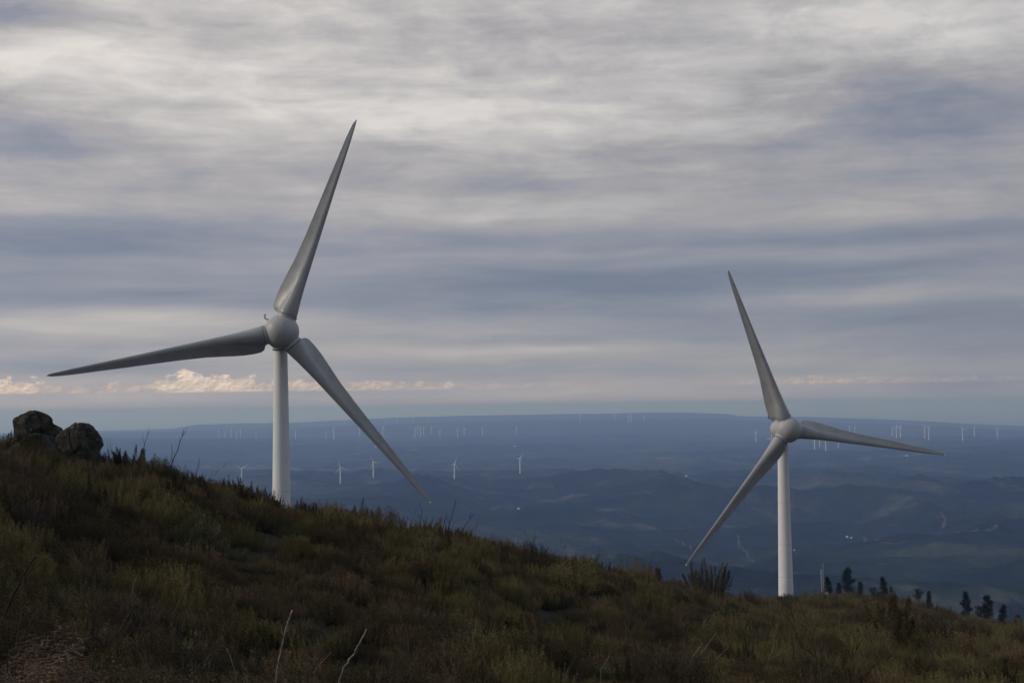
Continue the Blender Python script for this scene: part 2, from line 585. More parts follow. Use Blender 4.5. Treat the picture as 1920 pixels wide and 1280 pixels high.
def z_land(a, r):
    a = np.asarray(a, dtype=float)
    r = np.maximum(np.asarray(r, dtype=float), 0.3)
    x, y = r * np.sin(a), r * np.cos(a)
    ac = np.clip(a, CREST[0][0], CREST[0][-1])
    D, rb, rm = ip(CDIST, ac), ip(RB, ac), ip(MID_R, ac)
    Tc, Tb = ip(CREST, ac), ip(BOT, ac)
    Tm = Tb + (Tc - Tb) * ip(MIDF, ac)
    gc, gb, gm = Tc - vegh(D) / D, Tb - vegh(rb) / rb, Tm - vegh(rm) / rm
    lr = np.log(r)
    l0, l1, l2, l3 = math.log(1.6), np.log(rb), np.log(rm), np.log(D)
    T0 = -1.95 / 1.6
    T = np.where(lr < l1, T0 + (gb - T0) * (1 - (1 - np.clip((lr - l0) / (l1 - l0), 0, 1)) ** 2.2),
                 np.where(lr < l2, gb + (gm - gb) * np.clip((lr - l1) / (l2 - l1), 0, 1),
                          gm + (gc - gm) * (1 - (1 - np.clip((lr - l2) / (l3 - l2), 0, 1)) ** 1.7)))
    zin = np.where(r < 1.6, -1.95, r * T)
    e = np.maximum(r - D, 0)
    zc = D * gc
    zout = zc + gc * e - 0.20 * e * e / (e + 25.0)
    z = np.where(r <= D, zin, zout)
    amp_ = np.clip(0.004 * r, 0.05, 1.2) * np.where(r > D, np.exp(-e / 60.0) * 0.3, 0.6)
    z = z + (fbm(x / 3.5, y / 3.5, 3, 5) - 0.5) * np.minimum(amp_, 0.4) * 1.6 + (fbm(x / 30, y / 30, 2, 8) - 0.5) * amp_ * np.clip(r / 60, 0, 1) * 1.5
    zf = z_far(a, r)
    zf = np.where(r < 900, -400.0, zf)
    k = 30.0
    dz = np.clip((z - zf) / k, -30, 30)
    return np.where(dz > 10, z, np.where(dz < -10, zf, zf + k * np.log1p(np.exp(dz))))


def hit(px, py, rmin=3.0, fallback=20300.0):
    a, T = px_azT(px, py)
    rs = np.geomspace(rmin, 21000, 6000)
    z = z_land(np.full_like(rs, a), rs)
    ok = np.nonzero(z >= rs * T)[0]
    r = rs[ok[0]] if len(ok) else fallback
    return a, float(r)


def hit_veg(px, py, rmin=3.0, k=.75):
    a, T = px_azT(px, py)
    rs = np.geomspace(rmin, 600, 4000)
    z = z_land(np.full_like(rs, a), rs) + k * vegh(rs)
    ok = np.nonzero(z >= rs * T)[0]
    return float(rs[ok[0]]) if len(ok) else None


def ground(a, r):
    return Vector((r * math.sin(a), r * math.cos(a), float(z_land(np.array([a]), np.array([r]))[0])))


def polar_sheet(name, azs, rs, matl, wrap=False):
    A, RR = np.meshgrid(azs, rs)
    Z = z_land(A, RR)
    v = np.stack([RR * np.sin(A), RR * np.cos(A), Z], -1).reshape(-1, 3)
    nr, na = A.shape
    i = np.arange(nr - 1)[:, None] * na + np.arange(na - 1)[None, :]
    f = np.stack([i, i + 1, i + na + 1, i + na], -1).reshape(-1, 4)[:, ::-1]
    o = link(name, mesh_np(name, v, f), matl)
    return o


def bld_soil(t, p):
    geo = t.node('ShaderNodeNewGeometry').outputs['Position']
    a = t.noise(geo, 1.2, 8, 0.65)
    b = t.noise(geo, 0.06, 4, 0.5)
    c = t.ramp(a, [(0.3, (0.008, 0.007, 0.004, 1)), (0.55, (0.022, 0.017, 0.010, 1)), (0.75, (0.045, 0.034, 0.02, 1))])
    t.l.new(t.mix(t.maprange(b, 0.4, 0.6), c, (0.022, 0.022, 0.010, 1)), p.inputs['Base Color'])
    bump(t, p, a, 0.8, 0.2)


def bld_plain(t, p):
    geo = t.node('ShaderNodeNewGeometry').outputs['Position']
    a = t.noise(geo, 0.0011, 5, 0.55)
    fine = t.noise(geo, 0.02, 6, 0.7)
    # forest: darker pine and paler eucalyptus stands
    c = t.ramp(a, [(0.36, (0.004, 0.008, 0.006, 1)), (0.5, (0.012, 0.018, 0.010, 1)), (0.62, (0.034, 0.040, 0.022, 1))])
    mid = t.noise(geo, 0.006, 6, 0.65)
    c = t.mix(0.8, c, t.ramp(mid, [(0.38, (0.36, 0.37, 0.38, 1)), (0.62, (1.7, 1.65, 1.6, 1))]), 'MULTIPLY')
    c = t.mix(0.7, c, t.ramp(fine, [(0.3, (0.55, 0.55, 0.55, 1)), (0.7, (1.5, 1.5, 1.5, 1))]), 'MULTIPLY')
    # clearings and fields
    cl = t.noise(geo, 0.0045, 8, 0.66, 0.5)
    zone = t.noise(geo, 0.0007, 2, 0.5)
    m1 = t.m('MULTIPLY', t.maprange(cl, 0.55, 0.66), t.maprange(zone, 0.36, 0.58))
    c = t.mix(t.m('MULTIPLY', m1, 0.62), c, t.ramp(fine, [(0.35, (0.08, 0.08, 0.055, 1)), (0.65, (0.22, 0.195, 0.15, 1))]))
    # bare reddish soil
    rd = t.noise(geo, 0.006, 7, 0.65, 0.8)
    zone2 = t.noise(t.vec_shift(geo) if False else geo, 0.0012, 2, 0.5, 1.5)
    m2 = t.m('MULTIPLY', t.maprange(rd, 0.60, 0.68), t.maprange(zone2, 0.50, 0.62))
    c = t.mix(t.m('MULTIPLY', m2, 0.7), c, (0.16, 0.095, 0.07, 1))
    t.l.new(c, p.inputs['Base Color'])
    bump(t, p, fine, 0.7, 14.0)


M_SOIL = mat('heath_soil', (0.02, 0.017, 0.01), 0.95, 0.1, bld_soil)
M_PLAIN = mat('far_forest_land', (0.04, 0.05, 0.03), 1.0, 0.0, bld_plain)


def bld_sea(t, p):
    geo = t.node('ShaderNodeNewGeometry').outputs['Position']
    a = t.noise(geo, 0.0002, 5, 0.6)
    t.l.new(t.ramp(a, [(0.35, (0.020, 0.045, 0.060, 1)), (0.65, (0.035, 0.065, 0.080, 1))]), p.inputs['Base Color'])


M_SEA = mat('sea_water', (0.03, 0.06, 0.08), 0.35, 0.5, bld_sea)

HA = R(24)
azs = np.concatenate([np.linspace(-math.pi, -HA, 60)[:-1], np.linspace(-HA, HA, 620), np.linspace(HA, math.pi, 60)[1:]])
hs = polar_sheet('hillside', azs, np.concatenate([[0.3, 0.8, 1.6], np.geomspace(2, 1000, 260)]), M_SOIL)
tag(hs, kind='structure')
pl = polar_sheet('valley_plain', azs, np.concatenate([np.linspace(1000, 12000, 520), np.linspace(12030, 21300, 260)]), M_PLAIN)
tag(pl, kind='structure')
na_ = 160
aa = np.linspace(-math.pi, math.pi, na_)
rr_ = np.array([9000, 20000, 40000, 80000, 140000, 200000.0])
A_, R_ = np.meshgrid(aa, rr_)
v_ = np.stack([R_ * np.sin(A_), R_ * np.cos(A_), np.full_like(A_, -400.0)], -1).reshape(-1, 3)
i_ = np.arange(len(rr_) - 1)[:, None] * na_ + np.arange(na_ - 1)[None, :]
sea = link('sea', mesh_np('sea', v_, np.stack([i_ + na_, i_ + na_ + 1, i_ + 1, i_], -1).reshape(-1, 4)), M_SEA)
tag(sea, kind='structure')

# ------------------------------------------------------------------ haze
hz = MB()
hz.box((0, 0, (-1100 + 58) / 2), (410000, 410000, 1158))
M_HAZE = bpy.data.materials.new('haze_air')
M_HAZE.use_nodes = True
ht = M_HAZE.node_tree
ht.nodes.clear()
ho = ht.nodes.new('ShaderNodeOutputMaterial')
hv = ht.nodes.new('ShaderNodeVolumePrincipled')
hv.inputs['Color'].default_value = (0.37, 0.54, 0.96, 1)
hv.inputs['Absorption Color'].default_value = (0.74, 0.82, 1, 1)
hv.inputs['Density'].default_value = 1.08e-4
hv.inputs['Anisotropy'].default_value = 0.3
ht.links.new(hv.outputs[0], ho.inputs['Volume'])
haze = hz.build('haze', M_HAZE, smooth=False)
tag(haze, kind='stuff')

# ------------------------------------------------------------------ wind turbines
ROT = 41.0
# station: (share of the radius, trailing edge, leading edge, half thickness), all in rotor radii
BL = [(.045, -.040, .040, .040), (.076, -.040, .040, .040), (.080, -.056, .040, .040), (.087, -.069, .040, .040), (.10, -.074, .038, .038),
      (.14, -.075, .034, .032), (.18, -.073, .032, .026), (.22, -.068, .030, .0215), (.28, -.059, .028, .0175), (.34, -.051, .026, .0145),
      (.44, -.043, .023, .0110), (.56, -.036, .019, .0085), (.68, -.030, .015, .0066), (.80, -.023, .0118, .0048), (.90, -.0175, .0090, .0034),
      (.95, -.013, .0065, .0026), (.98, -.009, .005, .0018), (.993, -.005, .003, .0012), (1.0, -.0015, .001, .0004)]


def blade_mesh(name, L=ROT, n=40, step=1, pitch=8.0):
    v, f = [], []
    secs = BL[::step]
    if secs[-1] is not BL[-1]:
        secs = secs + [BL[-1]]
    ts = np.array([q[0] for q in secs])
    tt = np.unique(np.concatenate([ts, np.linspace(.1, 1, 60)])) if step == 1 else ts
    for t in tt:
        te, le, hT = (np.interp(t, ts, [q[i] for q in secs]) for i in (1, 2, 3))
        tw = R(pitch + 22 * max(0, (1 - t / 0.8)) ** 1.5)
        rootness = min(1.0, max(0.0, (t - .076) / .03))
        cs = 1 + (0.97 / math.cos(tw) - 1) * rootness
        ca, sa = math.cos(tw), math.sin(tw)
        nose = max(hT, .30 * (le - te))
        if t < .3:
            k_ = min(1.0, max(0.0, (t - .08) / .2))
            nose = hT * (1 - k_) + nose * k_
        xc = le - nose
        for k in range(n):
            a = 2 * math.pi * k / n
            x = (le + te) / 2 + (le - te) / 2 * math.cos(a)
            if x >= xc:
                h = hT * math.sqrt(max(0.0, 1 - ((x - xc) / nose) ** 2))
            else:
                u = (x - te) / max(1e-6, xc - te)
                h1_ = hT * u ** 1.15 * (0.62 + .38 * u)
                h2_ = hT * math.sqrt(max(0.0, 1 - ((x - xc) / hT) ** 2)) if abs(x - xc) < hT and t < .3 else 0.0
                w_ = min(1.0, max(0.0, (.3 - t) / .1))
                h = max(h1_, h2_ * w_ + h1_ * (1 - w_))
            y = h * (1 if math.sin(a) >= 0 else -1)
            if abs(math.sin(a)) < 1e-6:
                y = 0.0
            X, Y = x * cs, y
            v.append(((X * ca + Y * sa) * L, (-X * sa + Y * ca) * L, t * L))
    m_ = len(tt)
    for i in range(m_ - 1):
        for k in range(n):
            k2 = (k + 1) % n
            f.append((i * n + k, i * n + k2, (i + 1) * n + k2, (i + 1) * n + k))
    f.append(tuple(range(n))[::-1])
    f.append(tuple((m_ - 1) * n + k for k in range(n)))
    me = bpy.data.meshes.new(name)
    me.from_pydata(v, [], f)
    me.update()
    return me


def ring(mb, r, z, t=0.06, n=48):
    mb.lathe([(r, z - t), (r + t, z - t), (r + t, z + t), (r, z + t)], n)


def big_turbine(hub_pos, base_z, rot_deg, yaw, label):
    root = empty('wind_turbine', (0, 0, 0), yaw)
    # rotor centre stands ahead of the tower axis
    ahead = 3.9
    rear = Vector((-math.sin(yaw), math.cos(yaw), 0))
    ax = Vector(hub_pos) + rear * ahead
    root.location = (ax.x, ax.y, base_z)
    hz_ = hub_pos.z - base_z
    tag(root, label, 'wind turbine', 'large wind turbines near the crest')
    tw = MB()
    Ht = hz_ - 2.9
    r0, r1 = 1.22, 1.22 + (Ht) * 0.0155
    tw.lathe([(r1 + 0.14, -1.2), (r1 + .14, 0.25), (r1, 0.3)] + [(r1 + (r0 - r1) * i / 12, 0.3 + (Ht - 0.3) * i / 12) for i in range(1, 13)], 56)
    tower = tw.build('tower', M_TOWER, root)
    sharp(tower, 40)
    for q in (0.16, 0.36, 0.62):
        sm = MB()
        rq = r1 + (r0 - r1) * q
        ring(sm, rq - 0.012, Ht * q, 0.02, 56)
        sm.build('flange_seam', mat_seam_light, tower)
    yb = MB()
    yb.lathe([(r0 + .22, Ht - .1), (r0 + .26, Ht + .02), (r0 + .26, Ht + 1.2)], 48)
    yr = yb.build('yaw_collar', M_HUB, root)
    sharp(yr)
    ys = MB()
    ring(ys, r0 + .2, Ht - .16, 0.07)
    ys.build('yaw_seal', M_SEAM, yr)
    # nacelle
    nb = MB()
    pr = [(1.2, -2.2), (2.3, -2.1), (2.42, -1.8), (2.5, 0.0), (2.4, 1.6), (2.1, 3.0), (1.5, 4.0), (0.6, 4.4), (0.0, 4.45)]
    nb.lathe(pr, 48, (0, 0, hz_), 'Y')
    nac = nb.build('nacelle', M_HUB, root)
    nac.data.flip_normals()
    sharp(nac, 50)
    # instruments
    vb = MB()
    P0 = Vector((-1.3, 2.2, hz_ + 2.0))
    vb.tube([P0 + Vector((0, 0, -.3)), P0 + Vector((-.55, 0, .55))], .07, 8)
    vb.tube([P0 + Vector((.3, 0, .45)), P0 + Vector((-1.5, 0, .75))], .07, 8)
    vb.tube([P0 + Vector((-.45, 0, 0.0)), P0 + Vector((-1.3, 0, .7))], .05, 8)
    vb.tube([P0 + Vector((-1.4, 0, .7)), P0 + Vector((-1.42, 0, 1.5))], .05, 8)
    vm = vb.build('instrument_mast', M_DARKMETAL, root)
    for zz in (1.0, 1.42):
        cb = MB()
        cb.lathe([(.05, -.08), (.2, -.04), (.2, .08), (.05, .14)], 12, P0 + Vector((-1.41, 0, zz)))
        cb.build('wind_sensor', M_DARKMETAL, vm)
    # rotor (the hub parents the collars; blades are parts of their own)
    H = Vector((0, -ahead, hz_))
    hb = MB()
    pr = []
    rs_ = 3.14
    for i in range(33):
        th = math.pi * i / 32
        y = -math.cos(th) * rs_
        q = math.sin(th) * rs_
        if y > 1.2:
            q = max(q, 2.3 if y < 2.2 else 0)
        pr.append((max(q, 0.0), y))
    hb.lathe(pr, 56, H, 'Y')
    hub = hb.build('hub', M_HUB, root)
    hub.data.flip_normals()
    se = MB()
    se.lathe([(2.72, 1.35), (2.84, 1.36), (2.84, 1.50), (2.62, 1.51)], 56, H, 'Y')
    se.build('hub_seam', mat_seam_light, hub)
    for k in range(3):
        ang = R(rot_deg + 120 * k)
        m = Matrix.Rotation(ang, 4, 'Y')
        b = link('blade', BLADE_ME, M_BLADE, root)
        b.matrix_local = Matrix.Translation(H) @ m
        c = link('root_collar', COLLAR_ME, M_HUB, b)
        sharp(c, 40)
        c2 = link('root_seal', SEAL_ME, M_SEAM, b)
        d = link('lightning_tip', TIP_ME, M_TIP, b)
    return root


mat_seam_light = mat('seam_grey', (0.22, 0.22, 0.21), 0.7)
BLADE_ME = blade_mesh('blade')
cmb = MB()
cmb.lathe([(1.76, 1.6), (1.76, 2.98), (1.84, 3.0), (1.84, 3.16), (1.68, 3.18)], 48)
COLLAR_ME = cmb.mesh('root_collar')
cmb = MB()
ring(cmb, 1.66, 3.24, 0.05)
SEAL_ME = cmb.mesh('root_seal')
cmb = MB()
cmb.lathe([(0.0, 40.72), (.11, 40.75), (.14, 40.95), (.10, 41.12), (0.0, 41.18)], 12)
TIP_ME = cmb.mesh('lightning_tip')

YAW1, YAW2 = R(12), R(10)       # rotor axis swings so the nacelle trails away to the left
h1 = px_at(528, 622, 255)
a1 = math.atan2(h1.x, h1.y)
ax1 = h1 + Vector((-math.sin(YAW1), math.cos(YAW1), 0)) * 3.9
g1 = ground(math.atan2(ax1.x, ax1.y), math.hypot(ax1.x, ax1.y))
big_turbine(h1, g1.z, 19.5, YAW1, 'large grey wind turbine on the left whose tower foot hides behind the heath')
h2 = px_at(1478, 805, 343)
ax2 = h2 + Vector((-math.sin(YAW2), math.cos(YAW2), 0)) * 3.9
g2 = ground(math.atan2(ax2.x, ax2.y), math.hypot(ax2.x, ax2.y))
big_turbine(h2, g2.z, -20.4, YAW2, 'large pale wind turbine on the right standing beside the slim lattice mast')
print('turbine heights', h1.z - g1.z, h2.z - g2.z)

# ---- far turbines
FT_H, FT_B = 62.0, 33.0


def far_proto():
    root = empty('distant_wind_turbine')
    t = MB()
    t.lathe([(2.6, -6), (2.4, 0), (1.5, FT_H - 1.5)], 12)
    t.build('tower', M_FARW, root)
    t = MB()
    t.box((0, 2.2, FT_H), (3.6, 9.5, 3.8))
    t.build('nacelle', M_FARW, root, False)
    t = MB()
    t.lathe([(0.0, -2.2), (1.5, -1.5), (2.0, 0), (1.9, 1.5)], 12, (0, -3.6, FT_H), 'Y')
    hb = t.build('hub', M_FARW, root)
    bm_ = blade_mesh('far_blade', FT_B, 8, 2, 5.0)
    # a little sturdier so the slim blades still read
    for k in range(3):
        b = link('blade', bm_, M_FARW, root)
        b.matrix_local = Matrix.Translation((0, -4.2, FT_H)) @ Matrix.Rotation(R(120 * k), 4, 'Y')
    return root


FT = [  # px, hub y, base y, rotor angle, label
    (453, 879, 908, 60, 'distant white turbine with Y-shaped blades just above the heath, left of the big left tower'),
    (638, 877, 906, -14, 'distant white turbine under the horizon row, first to the right of the big left tower'),
    (700, 867, 895, -28, 'distant white turbine just left of the big lower right blade, second from the tower'),
    (852, 870, 898, 22, 'distant white turbine right of the big left rotor, lower of the two standing there alone'),
    (975, 859, 887, 30, 'distant white turbine standing alone near the picture centre, slim and edge-on'),
    (410, 808, 820, 20, 'faint far turbine left of the big left tower, first of a cluster of five'),
    (422, 810, 821, 50, 'faint far turbine left of the big left tower, second of a cluster of five'),
    (434, 807, 820, 0, 'faint far turbine left of the big left tower, third of a cluster of five'),
    (444, 808, 822, 80, 'faint far turbine left of the big left tower, fourth of a cluster of five'),
    (451, 806, 820, 33, 'faint far turbine left of the big left tower, fifth of a cluster of five'),
    (480, 810, 821, 10, 'faint lone turbine in the far row, last before the big left tower'),
    (554, 807, 822, 65, 'faint lone far-row turbine near the right edge of the big left tower'),
    (611, 810, 823, 0, 'faint turbine in the far row, shorter and left of a close pair'),
    (626, 803, 824, 95, 'faint turbine in the far row, taller and right of a close pair'),
    (674, 802, 817, 25, 'faint turbine in the far row touching the edge of the big blade'),
    (718, 800, 816, 40, 'faint turbine in the far row just right of the big lower right blade'),
    (627, 791, 799, 12, 'very faint tiny turbine on the far ridge above the taller one of the close pair'),
    (645, 789, 797, 70, 'very faint tiny turbine on the far ridge, right neighbour of another tiny one'),
    (722, 786, 795, 20, 'very faint tiny turbine on the hazy ridge, first of four right of the big blade'),
    (745, 786, 795, 55, 'very faint tiny turbine on the hazy ridge, second of four right of the big blade'),
    (775, 785, 793, 5, 'very faint tiny turbine on the hazy ridge, third of four right of the big blade'),
    (802, 784, 792, 80, 'very faint tiny turbine on the hazy ridge, fourth of four right of the big blade'),
    (778, 803, 819, 45, 'pale turbine in the tight knot of four on the dark plateau, leftmost of the knot'),
    (783, 801, 815, 15, 'pale turbine in the tight knot of four on the dark plateau, second from left'),
    (788.5, 802, 819, 100, 'pale turbine in the tight knot of four on the dark plateau, third from left'),
    (794, 802, 816, 60, 'pale turbine in the tight knot of four on the dark plateau, rightmost of the knot'),
    (809, 801, 814, 75, 'pale turbine on the dark plateau, first to the right of the tight knot'),
    (825, 807, 821, 0, 'pale turbine on the dark plateau, second to the right of the tight knot, standing lower'),
    (858, 806, 820, 100, 'pale plateau turbine, left and lower one of a pair above the picture centre'),
    (870.5, 803, 817, -15, 'pale plateau turbine, right and higher one of a pair above the picture centre'),
    (905, 802, 818, 60, 'pale lone turbine on the dark plateau, straight above and between the two lone distant ones'),
    (968.5, 802, 815, 90, 'pale lone turbine on the dark plateau above the edge-on distant turbine'),
    (1087.5, 777, 791, 30, 'pale turbine on the farthest headland, first and leftmost of five'),
    (1152.5, 779, 791, 50, 'pale turbine on the farthest headland, second of five'),
    (1178.5, 778, 791, 0, 'pale turbine on the farthest headland, third of five, left of a close pair'),
    (1183.5, 778, 791, 80, 'pale turbine on the farthest headland, fourth of five, right of a close pair'),
    (1208, 780, 792, 5, 'pale turbine on the farthest headland, last and rightmost of five'),
    (1417.5, 810, 828, 0, 'white distant turbine left of the big right hub, the farther left of two'),
    (1446.5, 809, 828, 20, 'white distant turbine close beside the big right hub on its left'),
    (1515, 806, 822, 40, 'white distant turbine mostly hidden behind the root of the big right-pointing blade'),
    (1527.5, 821, 843, 90, 'white turbine tower below the big right-pointing blade, first of four'),
    (1537, 822, 838, 30, 'white turbine tower below the big right-pointing blade, second and shorter of four'),
    (1548.5, 822, 844, 70, 'white turbine tower below the big right-pointing blade, third of four'),
    (1572, 823, 839, 10, 'white turbine tower below the big right-pointing blade, last of four'),
    (1593, 800, 813, 0, 'faint small turbine above the big right-pointing blade, left one of two'),
    (1603, 802, 815, 15, 'faint small turbine above the big right-pointing blade, right one of two'),
    (1673, 802, 818, 45, 'faint left turbine in the group of three above the big right blade'),
    (1681, 800, 821, 0, 'middle turbine in the group of three above the big right blade'),
    (1688.5, 800, 820, 12, 'bright right turbine in the group of three above the big right blade'),
    (1734, 801, 821, 85, 'distant turbine left in the close pair just above the tip of the big right blade'),
    (1741.5, 803, 825, 32, 'distant turbine right in the close pair just above the tip of the big right blade'),
    (1805, 805, 826, -22, 'distant turbine right of the big right blade tip, tallest of the last three'),
    (1827, 803, 819, 50, 'distant turbine near the right picture edge, faint middle one of the last three'),
    (1870, 805, 821, 60, 'distant turbine nearest the right picture edge'),
]
proto = far_proto()
for i, (px, hy, by, ra, lab) in enumerate(FT):
    o = proto if i == 0 else copy_tree(proto)
    a, r = hit(px, by, 900)
    g = ground(a, r)
    o.location = g
    H = (by - hy) / FPX * r
    sc = H / FT_H
    o.scale = (sc, sc, sc)
    o.rotation_euler = (0, 0, R(random.uniform(5, 30)) if i > 4 else R([10, 15, 28, 30, 52][i]))
    k = 0
    for ch in o.children:
        if ch.name.startswith('blade'):
            ch.matrix_local = Matrix.Translation((0, -4.2, FT_H)) @ Matrix.Rotation(R(ra + 120 * k), 4, 'Y')
            k += 1
    tag(o, lab, 'wind turbine', 'distant wind turbines across the plain')
    if i in (0, 1, 5, 12, 22, 32, 37, 40, 47, 53):
        print('far', px, round(r), round(H, 1))

# ------------------------------------------------------------------ far white houses and tracks
M_WALLW = mat('whitewash', (0.75, 0.74, 0.70), 0.8)
M_TILE = mat('clay_tiles', (0.28, 0.12, 0.07), 0.85)


def house(px, py, w, d, h, rz, label):
    a, r = hit(px, py, 900)
    g = ground(a, r)
    w, d, h = w * .42, d * .42, h * .55
    root = empty('far_house', g, rz)
    b = MB()
    b.box((0, 0, h / 2 - 2), (w, d, h + 4))
    b.build('wall', M_WALLW, root, False)
    q = MB()
    hw, hd = w / 2 + .4, d / 2 + .4
    q.v = [Vector(p) for p in ((-hw, -hd, h), (hw, -hd, h), (hw, hd, h), (-hw, hd, h), (-hw, 0, h + d * .25), (hw, 0, h + d * .25),
                               (-hw, -hd, h - .3), (hw, -hd, h - .3), (hw, hd, h - .3), (-hw, hd, h - .3))]
    q.f = [(0, 1, 5, 4), (2, 3, 4, 5), (0, 4, 3, 9, 6), (1, 7, 8, 2, 5), (6, 7, 1, 0), (3, 2, 8, 9), (9, 8, 7, 6)]
    q.build('roof', M_TILE if label.startswith('tiny red') else M_WALLW, root, False)
    tag(root, label, 'house', 'far houses on the plain')


for args in [(972, 955, 16, 9, 6, .1, 'tiny white house in the dark valley right of the big lower blade tip'),
             (965, 837, 34, 20, 9, .2, 'tiny white building on the plateau above the picture centre, under the far row'),
             (1588, 1008, 13, 8, 6, .0, 'tiny white house in a clearing right of the big right tower, left of two'),
             (1596, 1009, 9, 7, 5, .3, 'tiny white house in a clearing right of the big right tower, right of two'),
             (1287, 893, 22, 12, 7, .5, 'tiny white house on the open ground between the two big turbines'),
             (1441, 823, 60, 26, 9, .1, 'tiny white shed at the foot of the two turbines left of the big right hub'),
             (1489, 1032, 5, 4, 4, .2, 'tiny pale hut just right of the big right tower above the heath'),
             (1700, 855, 30, 16, 8, .2, 'tiny white building under the big right-pointing blade near its tip'),
             (704, 838, 36, 20, 8, .1, 'tiny white building beside the edge of the big lower right blade')]:
    house(*args)


def bld_track(t, p):
    geo = t.node('ShaderNodeNewGeometry').outputs['Position']
    a = t.noise(geo, 0.03, 5, 0.6)
    t.l.new(t.ramp(a, [(0.35, (0.03, 0.03, 0.02, 1)), (0.65, (0.12, 0.09, 0.07, 1))]), p.inputs['Base Color'])


M_TRACK = mat('dirt_track_soil', (0.1, 0.08, 0.06), 0.95, 0.1, bld_track)


def track(pts, w):
    wp = []
    for (px, py) in pts:
        a, r = hit(px, py, 900)
        wp.append(Vector((r * math.sin(a), r * math.cos(a), 0)))
    q = []
    for i in range(len(wp) - 1):
        n = max(2, int((wp[i + 1] - wp[i]).length / 15))
        for k in range(n):
            t = k / n
            q.append(wp[i].lerp(wp[i + 1], t))
    q.append(wp[-1])
    v, f = [], []
    for i, p in enumerate(q):
        d = (q[min(i + 1, len(q) - 1)] - q[max(i - 1, 0)]).normalized()
        nrm = Vector((-d.y, d.x, 0))
        wob = 1 + 0.5 * math.sin(i * 1.7) * math.sin(i * .37)
        for s_ in (-1, -.33, .33, 1):
            pp = p + nrm * (w * wob * s_ / 2)
            z = float(z_land(np.array([math.atan2(pp.x, pp.y)]), np.array([pp.length]))[0])
            v.append((pp.x, pp.y, z + 1.2))
    for i in range(len(q) - 1):
        for s_ in range(3):
            b = i * 4 + s_
            f.append((b, b + 1, b + 5, b + 4))
    me = mesh_np('dirt_track', np.array(v), np.array(f))
    o = link('dirt_track', me, M_TRACK)
    tag(o, kind='structure')


for pts, w in [([(1384, 1004), (1392, 1028), (1402, 1040), (1412, 1054)], 6), ([(1266, 1010), (1282, 1020), (1296, 1034)], 5),
               ([(1622, 1008), (1645, 1013), (1672, 1012)], 8), ([(1650, 1017), (1675, 1019), (1698, 1015)], 7), ([(1100, 940), (1150, 930), (1220, 925)], 8),
               ([(905, 955), (935, 948), (960, 956)], 10), ([(1765, 960), (1772, 975), (1768, 990)], 8),
               ([(540, 881), (600, 880), (690, 878)], 26), ([(1790, 1000), (1835, 992), (1870, 985)], 7)]:
    track(pts, w)

# ------------------------------------------------------------------ heath plants (prototypes live outside the scene and are instanced)
proto_col = bpy.data.collections.new('heath_prototypes')


def leaves(P, D, ln, wd):
    """triangles: P (n,3) roots, D (n,3) unit directions"""
    n = len(P)
    rnd = rng.normal(size=(n, 3))
    S = np.cross(D, rnd)
    S /= np.linalg.norm(S, axis=1)[:, None] + 1e-9
    ln = ln[:, None]
    wd = wd[:, None]
    a = P - S * wd / 2 + D * ln * .25
    b = P + S * wd / 2 + D * ln * .25
    c = P + D * ln
    return np.stack([a, b, c], 1).reshape(-1, 3)


def plume_set(n_pl, rad, hmin, hmax, prad, K, lf, lw, spread=0.35, up=1.6, shape='plume'):
    """returns verts, tone, and stem polylines"""
    V, Tn, stems = [], [], []
    for i in range(n_pl):
        a = rng.uniform(0, 2 * math.pi)
        q = math.sqrt(rng.uniform(0, 1))
        base = np.array([math.cos(a), math.sin(a), 0]) * q * rad * 0.45
        h = rng.uniform(hmin, hmax) * (1 - 0.35 * q * q)
        lean = np.array([math.cos(a) * q * spread + rng.normal(0, .06), math.sin(a) * q * spread + rng.normal(0, .06), 1.0])
        top = base + lean * h
        bend = rng.normal(0, .05, 3) * h
        t = rng.uniform(0.22, 1.0, K) ** 0.8
        cpos = base + (top - base) * t[:, None] + bend * (t * (1 - t) * 3)[:, None]
        w = prad * np.clip(np.minimum((t - .15) / .25, 1), 0.1, 1) * np.clip((1.03 - t) / .5, 0.10, 1) * rng.uniform(.7, 1.3)
        ang = rng.uniform(0, 2 * math.pi, K)
        rr = np.sqrt(rng.uniform(0, 1, K)) * w
        off = np.stack([np.cos(ang) * rr, np.sin(ang) * rr, rng.normal(0, prad * .4, K)], 1)
        P = cpos + off
        D = np.stack([np.cos(ang), np.sin(ang), np.full(K, up)], 1) + rng.normal(0, .45, (K, 3))
        D /= np.linalg.norm(D, axis=1)[:, None]
        V.append(leaves(P, D, rng.uniform(.6, 1.3, K) * lf, rng.uniform(.7, 1.3, K) * lw))
        Tn.append(np.repeat(np.clip(rng.uniform(0, 1) * .6 + rng.uniform(0, .4, K), 0, 1), 3))
        tt = np.linspace(0, 1, 5)
        stems.append(base + (top - base) * tt[:, None] * .97 + bend * (tt * (1 - tt) * 3)[:, None])
    return np.concatenate(V), np.concatenate(Tn), stems


